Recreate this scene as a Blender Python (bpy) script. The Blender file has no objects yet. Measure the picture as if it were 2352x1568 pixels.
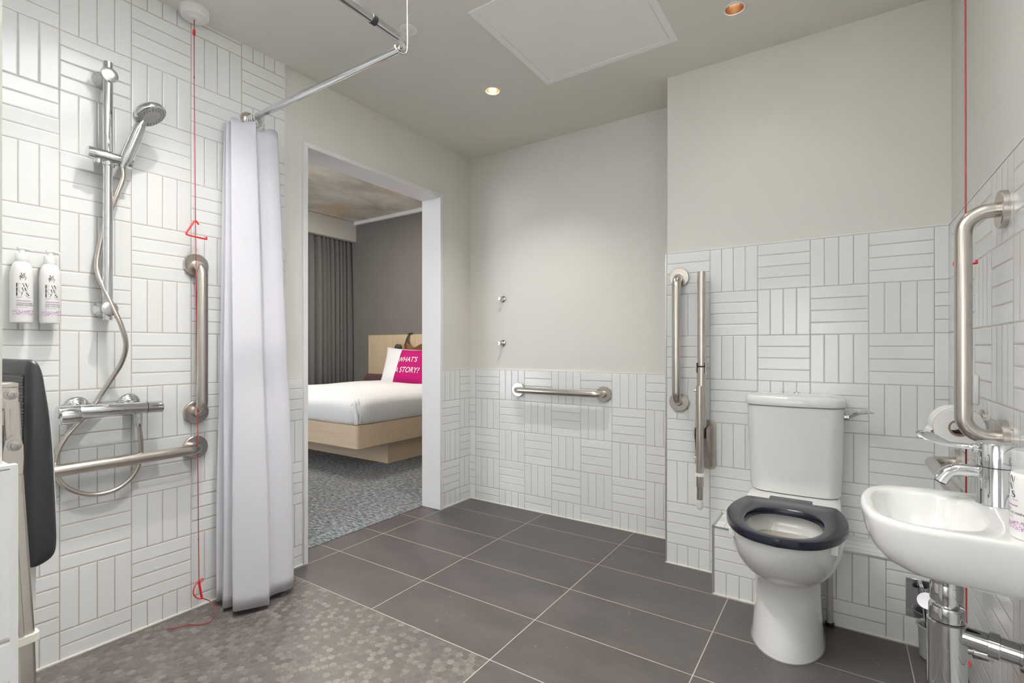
import bpy, bmesh, math, random
from mathutils import Vector, Matrix, Euler

PI = math.pi
R = math.radians
random.seed(7)
scene = bpy.context.scene
col = scene.collection

# ------------------------------------------------------------------ room dimensions (metres)
M = 0.206          # one square of four wall tiles
Z0 = 0.102         # first full row of squares
HC = 2.4313        # bathroom ceiling
WX = 2.568         # tiled face of the right wall
TY = -0.303        # tiled face of the wall behind the toilet
BY = -0.511        # front of the boxed ledge
WAIN = Z0 + 4 * M  # top of the low tiling
HIGH = Z0 + 7 * M  # top of the tall tiling
SY = -2.638        # shower side of the stub wall
SX = 1.396         # end of the stub wall

# ------------------------------------------------------------------ materials
class NT:
    def __init__(self, name):
        self.m = bpy.data.materials.new(name)
        self.m.use_nodes = True
        self.t = self.m.node_tree
        self.b = self.t.nodes['Principled BSDF']
        self.out = self.t.nodes['Material Output']
    def n(self, typ, **kw):
        nd = self.t.nodes.new(typ)
        for k, v in kw.items():
            setattr(nd, k, v)
        return nd
    def l(self, a, b):
        self.t.links.new(a, b)
    def put(self, sock, v):
        if isinstance(v, bpy.types.NodeSocket):
            self.l(v, sock)
        else:
            sock.default_value = v
    def math(self, op, a, b=0.0, c=0.0, clamp=False):
        nd = self.n('ShaderNodeMath', operation=op, use_clamp=clamp)
        self.put(nd.inputs[0], a); self.put(nd.inputs[1], b); self.put(nd.inputs[2], c)
        return nd.outputs[0]
    def vmath(self, op, a, b=(0, 0, 0)):
        nd = self.n('ShaderNodeVectorMath', operation=op)
        self.put(nd.inputs[0], a); self.put(nd.inputs[1], b)
        return nd.outputs[1] if op in ('DOT_PRODUCT', 'LENGTH') else nd.outputs[0]
    def mixf(self, f, a, b):
        nd = self.n('ShaderNodeMix', data_type='FLOAT')
        self.put(nd.inputs[0], f); self.put(nd.inputs[2], a); self.put(nd.inputs[3], b)
        return nd.outputs[0]
    def mixv(self, f, a, b):
        nd = self.n('ShaderNodeMix', data_type='VECTOR')
        self.put(nd.inputs[0], f); self.put(nd.inputs[4], a); self.put(nd.inputs[5], b)
        return nd.outputs[1]
    def mixc(self, f, a, b, blend='MIX'):
        nd = self.n('ShaderNodeMix', data_type='RGBA', blend_type=blend)
        self.put(nd.inputs[0], f); self.put(nd.inputs[6], a); self.put(nd.inputs[7], b)
        return nd.outputs[2]
    def step(self, v, lo, hi):
        nd = self.n('ShaderNodeMapRange', interpolation_type='SMOOTHSTEP')
        self.put(nd.inputs[0], v); nd.inputs[1].default_value = lo; nd.inputs[2].default_value = hi
        return nd.outputs[0]
    def obj(self):
        return self.n('ShaderNodeTexCoord').outputs['Object']
    def noise(self, vec, scale, detail=3, rough=.5):
        nd = self.n('ShaderNodeTexNoise')
        if vec is not None: self.l(vec, nd.inputs['Vector'])
        nd.inputs['Scale'].default_value = scale
        nd.inputs['Detail'].default_value = detail
        nd.inputs['Roughness'].default_value = rough
        return nd.outputs[0]
    def white(self, vec):
        nd = self.n('ShaderNodeTexWhiteNoise')
        self.l(vec, nd.inputs[0])
        return nd.outputs[0]
    def ramp(self, f, stops):
        nd = self.n('ShaderNodeValToRGB')
        self.put(nd.inputs[0], f)
        e = nd.color_ramp.elements
        while len(e) < len(stops): e.new(.5)
        for x, (p, c) in zip(e, stops):
            x.position = p; x.color = (*c, 1)
        return nd.outputs[0]
    def bump(self, h, strength=.5, dist=.002):
        nd = self.n('ShaderNodeBump')
        nd.inputs['Strength'].default_value = strength
        nd.inputs['Distance'].default_value = dist
        self.put(nd.inputs['Height'], h)
        self.l(nd.outputs[0], self.b.inputs['Normal'])
    def set(self, **kw):
        for k, v in kw.items():
            s = self.b.inputs[k.replace('_', ' ')]
            if isinstance(v, tuple) and len(v) == 3 and s.type == 'RGBA': v = (*v, 1)
            self.put(s, v)
        return self.m

def plain(name, c, rough=.5, metal=0., spec=.5, var=0.0, vscale=8, bump=0, bscale=60, coat=0, **kw):
    t = NT(name)
    o = t.obj()
    if var:
        f = t.noise(o, vscale, 3)
        lo = tuple(x * (1 - var) for x in c); hi = tuple(min(1, x * (1 + var)) for x in c)
        t.set(Base_Color=t.ramp(f, [(.3, lo), (.7, hi)]))
    else:
        t.set(Base_Color=c)
    t.set(Roughness=rough, Metallic=metal)
    t.b.inputs['Specular IOR Level'].default_value = spec
    if coat:
        t.b.inputs['Coat Weight'].default_value = coat
        t.b.inputs['Coat Roughness'].default_value = .05
    if bump:
        t.bump(t.noise(o, bscale, 3), bump, .001)
    for k, v in kw.items():
        t.b.inputs[k.replace('_', ' ')].default_value = v
    return t.m

TILE = (.775, .79, .785)
GROUT = (.40, .37, .345)

def tile_mat(name, axis, a0, z0=Z0, colour=TILE, grout=GROUT, strips=False):
    """square groups of four glazed tiles, alternately laid along and across"""
    t = NT(name)
    sep = t.n('ShaderNodeSeparateXYZ'); t.l(t.obj(), sep.inputs[0])
    A = sep.outputs[axis]; Zc = sep.outputs[2] if not strips else sep.outputs[1]
    ua = t.math('DIVIDE', t.math('SUBTRACT', A, a0), M)
    uz = t.math('DIVIDE', t.math('SUBTRACT', Zc, z0), M)
    i = t.math('FLOOR', ua); j = t.math('FLOOR', uz)
    fx = t.math('SUBTRACT', ua, i); fz = t.math('SUBTRACT', uz, j)
    if strips:
        par = 1.0
    else:
        par = t.math('FLOORED_MODULO', t.math('ADD', i, j), 2.0)
    s = t.mixf(par, fz, fx)
    q = t.math('MULTIPLY', t.mixf(par, fx, fz), 4.0)
    k = t.math('FLOOR', q); fq = t.math('SUBTRACT', q, k)
    ds = t.math('MULTIPLY', t.math('MINIMUM', s, t.math('SUBTRACT', 1.0, s)), M)
    dq = t.math('MULTIPLY', t.math('MINIMUM', fq, t.math('SUBTRACT', 1.0, fq)), M / 4)
    d = t.math('MINIMUM', ds, dq)
    face = t.step(d, .0012, .0020)
    pillow = t.step(d, .0010, .0050)
    comb = t.n('ShaderNodeCombineXYZ')
    t.put(comb.inputs[0], i); t.put(comb.inputs[1], j); t.put(comb.inputs[2], k)
    rnd = t.white(comb.outputs[0])
    lo = tuple(x * .965 for x in colour); hi = tuple(x * 1.02 for x in colour)
    tc = t.mixc(rnd, (*lo, 1), (*hi, 1))
    gv = t.mixc(t.noise(t.obj(), 30, 3), (*[x * .85 for x in grout], 1), (*[x * 1.15 for x in grout], 1))
    t.set(Base_Color=t.mixc(face, gv, tc), Roughness=t.mixf(face, .8, .13))
    wav = t.math('MULTIPLY', t.noise(t.obj(), 14, 2), .22)
    tilt = t.math('MULTIPLY', t.math('MULTIPLY', t.math('SUBTRACT', rnd, .5), t.math('SUBTRACT', s, .5)), .25)
    t.bump(t.math('ADD', t.math('ADD', pillow, wav), tilt), .55, .0016)
    return t.m

MT = {}
MT['tile_shower'] = tile_mat('wall tile shower', 1, -1.425)
MT['tile_door'] = tile_mat('wall tile beside door', 1, -.115)
MT['tile_back'] = tile_mat('wall tile back', 0, .0507)
MT['tile_toilet'] = tile_mat('wall tile toilet', 0, 1.701)
MT['tile_right'] = tile_mat('wall tile right', 1, -1.157)
MT['tile_box_a'] = tile_mat('wall tile ledge', 0, 1.76 - M)
MT['tile_box_b'] = tile_mat('wall tile ledge end', 0, 2.157)
MT['tile_stub'] = tile_mat('wall tile stub', 1, SY)
MT['tile_stub_x'] = tile_mat('wall tile stub face', 0, SX)
MT['tile_top'] = tile_mat('ledge top tile', 0, 1.80, z0=-.518, strips=True)
MT['paint'] = plain('wall paint', (.68, .664, .626), .75, var=.012, vscale=2.5, bump=.12, bscale=220, spec=.25)
MT['ceil'] = plain('ceiling paint', (.74, .712, .668), .8, var=.012, vscale=2, bump=.1, bscale=200, spec=.2)
MT['hatch'] = plain('hatch paint', (.88, .875, .86), .45, spec=.4)
MT['white_trim'] = plain('white gloss trim', (.76, .765, .77), .3)
MT['frame'] = plain('door lining paint', (.74, .73, .735), .35, var=.01)
MT['sealant'] = plain('sealant', (.72, .69, .63), .5, var=.06, vscale=30)
MT['chrome'] = plain('chrome', (.70, .71, .73), .05, 1.0)
MT['satin_chrome'] = plain('satin chrome', (.66, .665, .68), .2, 1.0)
MT['steel'] = plain('brushed steel', (.60, .555, .51), .27, 1.0)
MT['dull_steel'] = plain('dull steel', (.47, .44, .41), .34, 1.0, var=.12, vscale=25)
MT['edge'] = plain('edge strip metal', (.62, .61, .60), .33, 1.0)
MT['ceramic'] = plain('white ceramic', (.78, .785, .775), .06, coat=.3)
MT['navy'] = plain('navy seat plastic', (.006, .0075, .0145), .2, spec=.38)
MT['bowl_shade'] = plain('bowl shade tan', (.40, .36, .31), .1, spec=.25)  # tan tint painted for the shaded lower bowl and its reflection
MT['seat_grey'] = plain('grey seat foam', (.014, .014, .0155), .42, bump=.1, bscale=300)
MT['white_plastic'] = plain('white plastic', (.80, .80, .79), .28)
MT['cream_plastic'] = plain('cream plastic', (.72, .70, .62), .4)
MT['red'] = plain('red plastic', (.50, .014, .014), .28)
MT['red_cord'] = plain('red cord', (.24, .012, .014), .6)
MT['black'] = plain('black rubber', (.012, .012, .014), .4)
MT['ink'] = plain('black print', (.03, .03, .035), .5)
MT['purple'] = plain('purple print', (.36, .12, .37), .5)
MT['card'] = plain('card tube', (.16, .11, .085), .85)
MT['paper'] = plain('toilet tissue', (.80, .79, .78), .95, spec=.1, bump=.25, bscale=90)
MT['gold'] = plain('bronze reflector', (.55, .36, .22), .14, 1.0)
MT['brass'] = plain('brass screw', (.55, .43, .16), .3, 1.0)
MT['magenta'] = plain('magenta cushion cloth', (.40, .010, .135), .85, spec=.15, bump=.15, bscale=400)
MT['white_linen'] = plain('white linen', (.74, .74, .75), .85, spec=.15, bump=.1, bscale=200)
MT['leather'] = plain('tan leather', (.165, .065, .022), .5, var=.3, vscale=14)
MT['dark_strap'] = plain('dark strap', (.03, .026, .024), .55)
MT['mauve'] = plain('mauve upholstery', (.135, .075, .085), .85, spec=.15, var=.06)
MT['grey_wall'] = plain('grey bedroom wall', (.175, .163, .15), .85, var=.03, vscale=3, spec=.2)
MT['cloth_grey'] = plain('grey curtain cloth', (.15, .153, .146), .9, spec=.1, var=.10, vscale=45)
MT['pelmet'] = plain('pelmet paint', (.60, .585, .55), .7)

def emit(name, c, s):
    t = NT(name)
    t.set(Base_Color=c, Emission_Color=c)
    t.b.inputs['Emission Strength'].default_value = s
    return t.m
MT['lamp'] = emit('lamp lens', (1.0, .82, .58), 5.0)

def glassy(name, rough=.0, c=(1, 1, 1)):
    t = NT(name)
    t.set(Base_Color=c, Roughness=rough)
    t.b.inputs['Transmission Weight'].default_value = 1
    t.b.inputs['IOR'].default_value = 1.2
    return t.m
MT['clear'] = plain('clear plastic', (.85, .87, .87), .06, Alpha=.22)
MT['frosted'] = plain('frosted cup', (.60, .61, .61), .35, Transmission_Weight=.35)

def floor_tile():
    t = NT('dark floor tile')
    o = t.obj()
    sep = t.n('ShaderNodeSeparateXYZ'); t.l(o, sep.inputs[0])
    def axis(s, off, size):
        u = t.math('DIVIDE', t.math('SUBTRACT', s, off), size)
        i = t.math('FLOOR', u); f = t.math('SUBTRACT', u, i)
        return i, t.math('MULTIPLY', t.math('MINIMUM', f, t.math('SUBTRACT', 1.0, f)), size)
    i, dx = axis(sep.outputs[0], .012, .6025)
    j, dy = axis(sep.outputs[1], -1.123, .302)
    d = t.math('MINIMUM', dx, dy)
    face = t.step(d, .0012, .0022)
    comb = t.n('ShaderNodeCombineXYZ'); t.put(comb.inputs[0], i); t.put(comb.inputs[1], j)
    rnd = t.n('ShaderNodeTexWhiteNoise'); t.l(comb.outputs[0], rnd.inputs[0])
    off = t.vmath('ADD', o, t.vmath('MULTIPLY', rnd.outputs[1], (9, 9, 9)))
    st = t.vmath('MULTIPLY', off, (1, 1.7, 1))
    a = t.noise(st, 4.0, 6, .62)
    base = t.ramp(a, [(.28, (.034, .0285, .0275)), (.5, (.053, .0445, .043)), (.74, (.078, .0655, .0635))])
    b = t.noise(off, 38, 4, .6)
    base = t.mixc(t.step(b, .66, .78), base, (.17, .16, .155, 1))
    c = t.noise(t.vmath('ADD', off, (3, 5, 1)), 30, 2, .5)
    base = t.mixc(t.step(c, .72, .76), base, (.026, .024, .024, 1))
    fine = t.noise(off, 260, 2)
    base = t.mixc(t.math('MULTIPLY', fine, .22), base, (.13, .12, .115, 1))
    t.set(Base_Color=t.mixc(face, (.40, .36, .31, 1), base), Roughness=t.mixf(face, .8, t.mixf(a, .36, .5)))
    t.bump(t.math('ADD', t.step(d, .0008, .003), t.math('MULTIPLY', b, .10)), .4, .0012)
    return t.m
MT['floor'] = floor_tile()

def hex_mosaic():
    t = NT('hexagon mosaic')
    o = t.obj()
    S = .0268
    p = t.vmath('MULTIPLY', t.vmath('MULTIPLY', o, (1, 1, 0)), (1 / S, 1 / S, 0))
    r = (1.0, 1.7320508, 1.0); h = (.5, .8660254, 0)
    wrap = lambda v: t.vmath('SUBTRACT', v, t.vmath('MULTIPLY', t.vmath('FLOOR', t.vmath('DIVIDE', v, r)), r))
    a = t.vmath('SUBTRACT', wrap(p), h)
    b = t.vmath('SUBTRACT', wrap(t.vmath('SUBTRACT', p, h)), h)
    flat = lambda v: t.vmath('MULTIPLY', v, (1, 1, 0))
    a = flat(a); b = flat(b)
    pick = t.math('LESS_THAN', t.vmath('DOT_PRODUCT', b, b), t.vmath('DOT_PRODUCT', a, a))
    g = t.mixv(pick, a, b)
    ident = t.vmath('MULTIPLY', t.vmath('FLOOR', t.vmath('ADD', t.vmath('MULTIPLY', t.vmath('SUBTRACT', p, g), (2, 2, 0)), (.5, .5, 0))), (1, 1, 0))
    ab = t.vmath('ABSOLUTE', g)
    sx = t.n('ShaderNodeSeparateXYZ'); t.l(ab, sx.inputs[0])
    dist = t.math('SUBTRACT', .5, t.math('MAXIMUM', t.vmath('DOT_PRODUCT', ab, (.5, .8660254, 0)), sx.outputs[0]))
    face = t.step(dist, .025, .065)
    wn = t.n('ShaderNodeTexWhiteNoise'); t.l(ident, wn.inputs[0])
    swirl = t.noise(t.vmath('ADD', o, t.vmath('MULTIPLY', wn.outputs[1], (5, 5, 5))), 55, 4, .6)
    v = t.math('ADD', t.math('MULTIPLY', wn.outputs[0], .52), t.math('MULTIPLY', swirl, .72))
    c = t.ramp(v, [(.16, (.040, .035, .032)), (.42, (.064, .055, .050)), (.68, (.096, .083, .075)), (.93, (.19, .17, .152))])
    big = t.noise(o, 3.0, 2)
    c = t.mixc(t.math('MULTIPLY', big, .35), c, (.092, .083, .076, 1))
    t.set(Base_Color=t.mixc(face, (.105, .093, .083, 1), c), Roughness=t.mixf(face, .75, .42))
    t.bump(face, .3, .0008)
    return t.m
MT['mosaic'] = hex_mosaic()

def carpet():
    t = NT('bedroom carpet')
    o = t.obj()
    s = t.vmath('MULTIPLY', o, (1.0, 2.4, 1))
    a = t.noise(s, 26, 7, .78)
    b = t.noise(o, 2.2, 3, .55)
    c = t.ramp(a, [(.36, (.042, .052, .060)), (.5, (.15, .164, .17)), (.62, (.36, .37, .365))])
    warm = t.mixc(t.math('MULTIPLY', t.step(b, .45, .7), .5), c, (.20, .145, .15, 1), 'MIX')
    t.set(Base_Color=warm, Roughness=.95)
    t.b.inputs['Specular IOR Level'].default_value = .1
    t.bump(t.noise(o, 180, 3), .6, .004)
    return t.m
MT['carpet'] = carpet()

def concrete():
    t = NT('stained concrete ceiling')
    o = t.obj()
    a = t.noise(t.vmath('MULTIPLY', o, (1, .7, 1)), 2.1, 7, .62)
    b = t.noise(t.vmath('ADD', o, (7, 2, 0)), 1.3, 5, .6)
    c = t.ramp(a, [(.30, (.42, .385, .33)), (.48, (.64, .60, .52)), (.62, (.78, .745, .67)), (.75, (.86, .83, .77))])
    c = t.mixc(t.math('MULTIPLY', t.step(b, .5, .68), .6), c, (.66, .47, .29, 1))
    d = t.noise(t.vmath('ADD', o, (1, 9, 0)), 5, 5, .6)
    c = t.mixc(t.math('MULTIPLY', t.step(d, .62, .76), .7), c, (.24, .225, .21, 1))
    t.set(Base_Color=c, Roughness=.85)
    t.bump(a, .3, .01)
    return t.m
MT['concrete'] = concrete()

def oak(name, along, c0=(.52, .40, .275), c1=(.64, .515, .375)):
    t = NT(name)
    o = t.obj()
    sc = {'x': (1.2, 26, 26), 'y': (26, 1.2, 26), 'z': (26, 26, 1.2)}[along]
    a = t.noise(t.vmath('MULTIPLY', o, sc), 2.2, 5, .6)
    t.set(Base_Color=t.ramp(a, [(.3, c0), (.7, c1)]), Roughness=.5)
    return t.m
MT['oak_x'] = oak('pale oak along x', 'x')
MT['oak_y'] = oak('pale oak along y', 'y')
MT['oak_z'] = oak('pale oak upright', 'z', (.50, .385, .25), (.58, .46, .32))

def sheet():
    t = NT('white bed linen')
    o = t.obj()
    sep = t.n('ShaderNodeSeparateXYZ'); t.l(o, sep.inputs[0])
    w = t.math('SINE', t.math('MULTIPLY', t.math('ADD', sep.outputs[0], t.math('MULTIPLY', sep.outputs[1], 1.0)), 2 * PI / .032))
    t.set(Base_Color=t.mixc(t.step(w, -.2, .2), (.735, .74, .755, 1), (.77, .77, .78, 1)), Roughness=.8)
    t.b.inputs['Specular IOR Level'].default_value = .2
    t.bump(t.noise(o, 9, 3), .35, .01)
    return t.m
MT['sheet'] = sheet()

def shower_cloth():
    t = NT('white shower curtain cloth')
    o = t.obj()
    t.set(Base_Color=(.80, .80, .855), Roughness=.75)
    t.b.inputs['Specular IOR Level'].default_value = .2
    t.bump(t.noise(t.vmath('MULTIPLY', o, (1, 1, .25)), 60, 3), .25, .002)
    tr = t.n('ShaderNodeBsdfTranslucent'); tr.inputs[0].default_value = (.80, .80, .86, 1)
    mx = t.n('ShaderNodeMixShader'); mx.inputs[0].default_value = .28
    t.l(t.b.outputs[0], mx.inputs[1]); t.l(tr.outputs[0], mx.inputs[2]); t.l(mx.outputs[0], t.out.inputs[0])
    return t.m
MT['shower_cloth'] = shower_cloth()

def ribbed():
    t = NT('ribbed grey seat')
    o = t.obj()
    sep = t.n('ShaderNodeSeparateXYZ'); t.l(o, sep.inputs[0])
    w = t.math('SINE', t.math('MULTIPLY', sep.outputs[2], 2 * PI / .006))
    t.set(Base_Color=(.035, .035, .037), Roughness=.5)
    t.bump(w, .5, .001)
    return t.m
MT['ribbed'] = ribbed()

# ------------------------------------------------------------------ mesh helpers
def V(*a): return Vector(a[0]) if len(a) == 1 else Vector(a)

def box(bm, x0, y0, z0, x1, y1, z1, bev=0, seg=2, mi=0):
    x0, x1 = sorted((x0, x1)); y0, y1 = sorted((y0, y1)); z0, z1 = sorted((z0, z1))
    r = bmesh.ops.create_cube(bm, size=1)
    vs = r['verts']
    for v in vs:
        v.co = Vector((x0 + (v.co.x + .5) * (x1 - x0), y0 + (v.co.y + .5) * (y1 - y0), z0 + (v.co.z + .5) * (z1 - z0)))
    fs = {f for v in vs for f in v.link_faces}
    for f in fs: f.material_index = mi
    if bev:
        es = {e for v in vs for e in v.link_edges}
        bmesh.ops.bevel(bm, geom=list(es), offset=bev, segments=seg, profile=.5, affect='EDGES')
    return bm

def loft(bm, rings, cap0=True, cap1=True, closed=True, mi=0):
    L = [[bm.verts.new(p) for p in r] for r in rings]
    n = len(L[0])
    for a, b in zip(L, L[1:]):
        for i in range(n if closed else n - 1):
            j = (i + 1) % n
            try:
                f = bm.faces.new((a[i], a[j], b[j], b[i])); f.material_index = mi
            except ValueError: pass
    if cap0: bm.faces.new(L[0][::-1]).material_index = mi
    if cap1: bm.faces.new(L[-1]).material_index = mi
    return bm

def frame_of(d):
    d = d.normalized()
    u = d.orthogonal().normalized()
    return u, d.cross(u).normalized()

def smooth_path(pts, n=8):
    P = [V(p) for p in pts]
    out = []
    for i in range(len(P) - 1):
        p0 = P[max(i - 1, 0)]; p1 = P[i]; p2 = P[i + 1]; p3 = P[min(i + 2, len(P) - 1)]
        for k in range(n):
            t = k / n
            out.append(.5 * ((2 * p1) + (p2 - p0) * t + (2 * p0 - 5 * p1 + 4 * p2 - p3) * t * t + (3 * p1 - p0 - 3 * p2 + p3) * t ** 3))
    out.append(P[-1])
    return out

def fillet(pts, r, n=8):
    P = [V(p) for p in pts]
    out = [P[0]]
    for i, (a, b, c) in enumerate(zip(P, P[1:], P[2:])):
        d0 = (a - b).normalized(); d1 = (c - b).normalized()
        ang = d0.angle(d1)
        if ang > PI - .02: out.append(b); continue
        k = min(r / math.tan(ang / 2), (a - b).length * (.92 if i == 0 else .49), (c - b).length * (.92 if i == len(P) - 3 else .49)) if isinstance(r, float) else r
        rr = k * math.tan(ang / 2)
        cen = b + (d0 + d1).normalized() * (rr / math.sin(ang / 2))
        s = b + d0 * k - cen; e = b + d1 * k - cen
        tot = s.angle(e); ax = s.cross(e).normalized()
        for i in range(n + 1):
            out.append(cen + Matrix.Rotation(tot * i / n, 3, ax) @ s)
    out.append(P[-1])
    return out

def tube(bm, pts, r, seg=12, caps=True, mi=0):
    P = [V(p) for p in pts]
    T = []
    for i in range(len(P)):
        T.append((P[min(i + 1, len(P) - 1)] - P[max(i - 1, 0)]).normalized())
    u, w = frame_of(T[0])
    rings = []
    for i, p in enumerate(P):
        if i:
            q = T[i - 1].rotation_difference(T[i]); u = q @ u; u = (u - T[i] * u.dot(T[i])).normalized()
        w = T[i].cross(u)
        ri = r[i] if isinstance(r, (list, tuple)) else r
        rings.append([p + (u * math.cos(2 * PI * k / seg) + w * math.sin(2 * PI * k / seg)) * ri for k in range(seg)])
    return loft(bm, rings, caps, caps, mi=mi)

def lathe(bm, prof, org, axis, seg=32, mi=0, caps=True):
    """prof: (radius, height along axis)"""
    axis = V(axis).normalized(); org = V(org)
    u, w = frame_of(axis)
    rings = [[org + axis * h + (u * math.cos(2 * PI * k / seg) + w * math.sin(2 * PI * k / seg)) * max(r, 1e-5) for k in range(seg)] for r, h in prof]
    return loft(bm, rings, caps, caps, mi=mi)

def torus(bm, org, axis, Rr, r, seg=24, sec=8, a0=0, a1=2 * PI):
    axis = V(axis).normalized(); org = V(org); u, w = frame_of(axis)
    full = abs(a1 - a0 - 2 * PI) < 1e-6
    rings = []
    for k in range(seg + (0 if full else 1)):
        a = a0 + (a1 - a0) * k / seg
        rad = u * math.cos(a) + w * math.sin(a)
        rings.append([org + rad * (Rr + r * math.cos(2 * PI * s / sec)) + axis * r * math.sin(2 * PI * s / sec) for s in range(sec)])
    if full: rings.append(rings[0])
    loft(bm, rings, not full, not full)
    if full: bmesh.ops.remove_doubles(bm, verts=bm.verts, dist=1e-6)
    return bm

def rrect(cx, cy, hx, hy, r, n=6):
    """rounded rectangle outline, counter-clockwise"""
    out = []
    for sx, sy, a in ((1, 1, 0), (-1, 1, PI / 2), (-1, -1, PI), (1, -1, 1.5 * PI)):
        for k in range(n + 1):
            t = a + PI / 2 * k / n
            out.append((cx + sx * (hx - r) + r * math.cos(t), cy + sy * (hy - r) + r * math.sin(t)))
    return out

def B(): return bmesh.new()

def mesh_obj(name, bm, mat, parent=None, loc=None, sharp=38):
    bmesh.ops.recalc_face_normals(bm, faces=bm.faces)
    if loc is not None:
        for v in bm.verts: v.co -= V(loc)
    me = bpy.data.meshes.new(name)
    bm.to_mesh(me); bm.free()
    for p in me.polygons: p.use_smooth = True
    me.set_sharp_from_angle(angle=R(sharp))
    for m in (mat if isinstance(mat, (list, tuple)) else [mat]): me.materials.append(m)
    o = bpy.data.objects.new(name, me)
    col.objects.link(o)
    if parent is not None: o.parent = parent
    elif loc is not None: o.location = loc
    return o

class Thing:
    """an Empty at a thing's base; parts are given in room coordinates"""
    def __init__(self, name, label, cat, loc, group=None):
        self.o = bpy.data.objects.new(name, None)
        self.o.empty_display_size = .05
        col.objects.link(self.o)
        self.loc = V(loc); self.o.location = loc
        self.o['label'] = label; self.o['category'] = cat
        if group: self.o['group'] = group
    def part(self, name, bm, mat, parent=None, label=None, sharp=38):
        o = mesh_obj(name, bm, mat, parent or self.o, self.loc, sharp)
        if label: o['label'] = label
        return o

def tag(o, label, cat, group=None):
    o['label'] = label; o['category'] = cat
    if group: o['group'] = group
    return o

def struct(name, bm, mat, parent=None):
    o = mesh_obj(name, bm, mat, parent)
    if parent is None: o['kind'] = 'structure'
    return o

def text_polys(s, size, align='LEFT', shear=0.0):
    """flat letter shapes as (points, faces) in a plane"""
    cu = bpy.data.curves.new('lettering', 'FONT')
    cu.body = s; cu.size = size; cu.align_x = align; cu.shear = shear
    cu.resolution_u = 3
    ob = bpy.data.objects.new('lettering', cu)
    col.objects.link(ob)
    bpy.context.view_layer.update()
    dg = bpy.context.evaluated_depsgraph_get()
    me = bpy.data.meshes.new_from_object(ob.evaluated_get(dg))
    pts = [(v.co.x, v.co.y) for v in me.vertices]
    fs = [tuple(p.vertices) for p in me.polygons]
    bpy.data.objects.remove(ob); bpy.data.curves.remove(cu); bpy.data.meshes.remove(me)
    return pts, fs

# ================================================================== THE SETTING
DL = [(.695, -.685), (1.869, -.661), (.62, -2.06), (1.28, -1.98), (1.95, -1.98), (2.0, -3.3), (.75, -3.4)]  # first two are in view; the other five are unseen, added as fill
PX = .008   # the paint lies this far behind the tile face

bm = B()   # dark floor tiling
bm2 = bm
box(bm, -.15, -1.428, -.06, 2.70, .12, 0)
box(bm, 1.215, -4.15, -.06, 2.70, -1.428, 0)
struct('floor', bm, MT['floor'])
bm = B(); box(bm, -.10, -4.15, -.06, 1.215, -1.428, 0)
struct('floor_shower', bm, MT['mosaic'])
bm = B(); box(bm, -4.3, -3.7, -.06, -.15, 2.2, .004)
struct('floor_bedroom', bm, MT['carpet'])

def ceiling_sheet(holes):
    bm = B()
    es = []
    def ring(pts):
        vs = [bm.verts.new(p) for p in pts]
        for a, b in zip(vs, vs[1:] + vs[:1]): es.append(bm.edges.new((a, b)))
    ring([(-.01, -4.15, HC), (2.70, -4.15, HC), (2.70, .12, HC), (-.01, .12, HC)])
    for x, y in holes:
        ring([(x + .0345 * math.cos(2 * PI * k / 32), y + .0345 * math.sin(2 * PI * k / 32), HC) for k in range(32)])
    bmesh.ops.triangle_fill(bm, use_beauty=True, use_dissolve=False, edges=es)
    box(bm, -.158, -4.15, HC + .12, 2.70, .12, HC + .2)
    box(bm, -.012, -4.15, HC, -.008, .12, HC + .12)
    return bm
struct('ceiling', ceiling_sheet(DL), MT['ceil'])

D0, D1, DZ = -1.331, -.302, 2.10   # outer edges of the door lining
bm = B()
box(bm, -.158, -4.15, 0, -PX, D0 + .01, HC + .12)
box(bm, -.158, D1 - .01, 0, -PX, .12, HC + .12)
box(bm, -.158, D0 + .01, DZ - .01, -PX, D1 - .01, HC + .12)
struct('wall_left', bm, MT['paint'])
bm = B(); box(bm, -PX, SY, 0, 0, -1.425, HC); struct('wall_left_tiling', bm, MT['tile_shower'])
bm = B(); box(bm, -PX, -1.425, 0, 0, D0, WAIN, .0015, 1); struct('wall_left_low_tiling', bm, MT['tile_shower'])
bm = B(); box(bm, -PX, D1, 0, 0, PX, WAIN, .0015, 1); struct('wall_left_corner_tiling', bm, MT['tile_door'])
bm = B(); box(bm, -.158, PX, 0, 1.6, .12, HC + .02); struct('wall_back', bm, MT['paint'])
bm = B(); box(bm, 0, 0, 0, 1.497, PX, WAIN, .0015, 1); struct('wall_back_tiling', bm, MT['tile_back'])
bm = B(); box(bm, 1.497, TY + PX, 0, 2.70, .05, HC + .02); struct('wall_toilet', bm, MT['paint'])
bm = B(); box(bm, 1.491, TY, 0, WX, TY + PX, HIGH, .0015, 1); struct('wall_toilet_tiling', bm, MT['tile_toilet'])
bm = B(); box(bm, WX + PX, -4.15, 0, 2.70, .05, HC + .02); struct('wall_right', bm, MT['paint'])
bm = B(); box(bm, WX, -4.05, 0, WX + PX, TY + PX, HIGH, .0015, 1); struct('wall_right_tiling', bm, MT['tile_right'])
bm = B(); box(bm, -.158, -4.15, 0, 2.70, -4.05, HC + .02); struct('wall_near', bm, MT['paint'])
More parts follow.
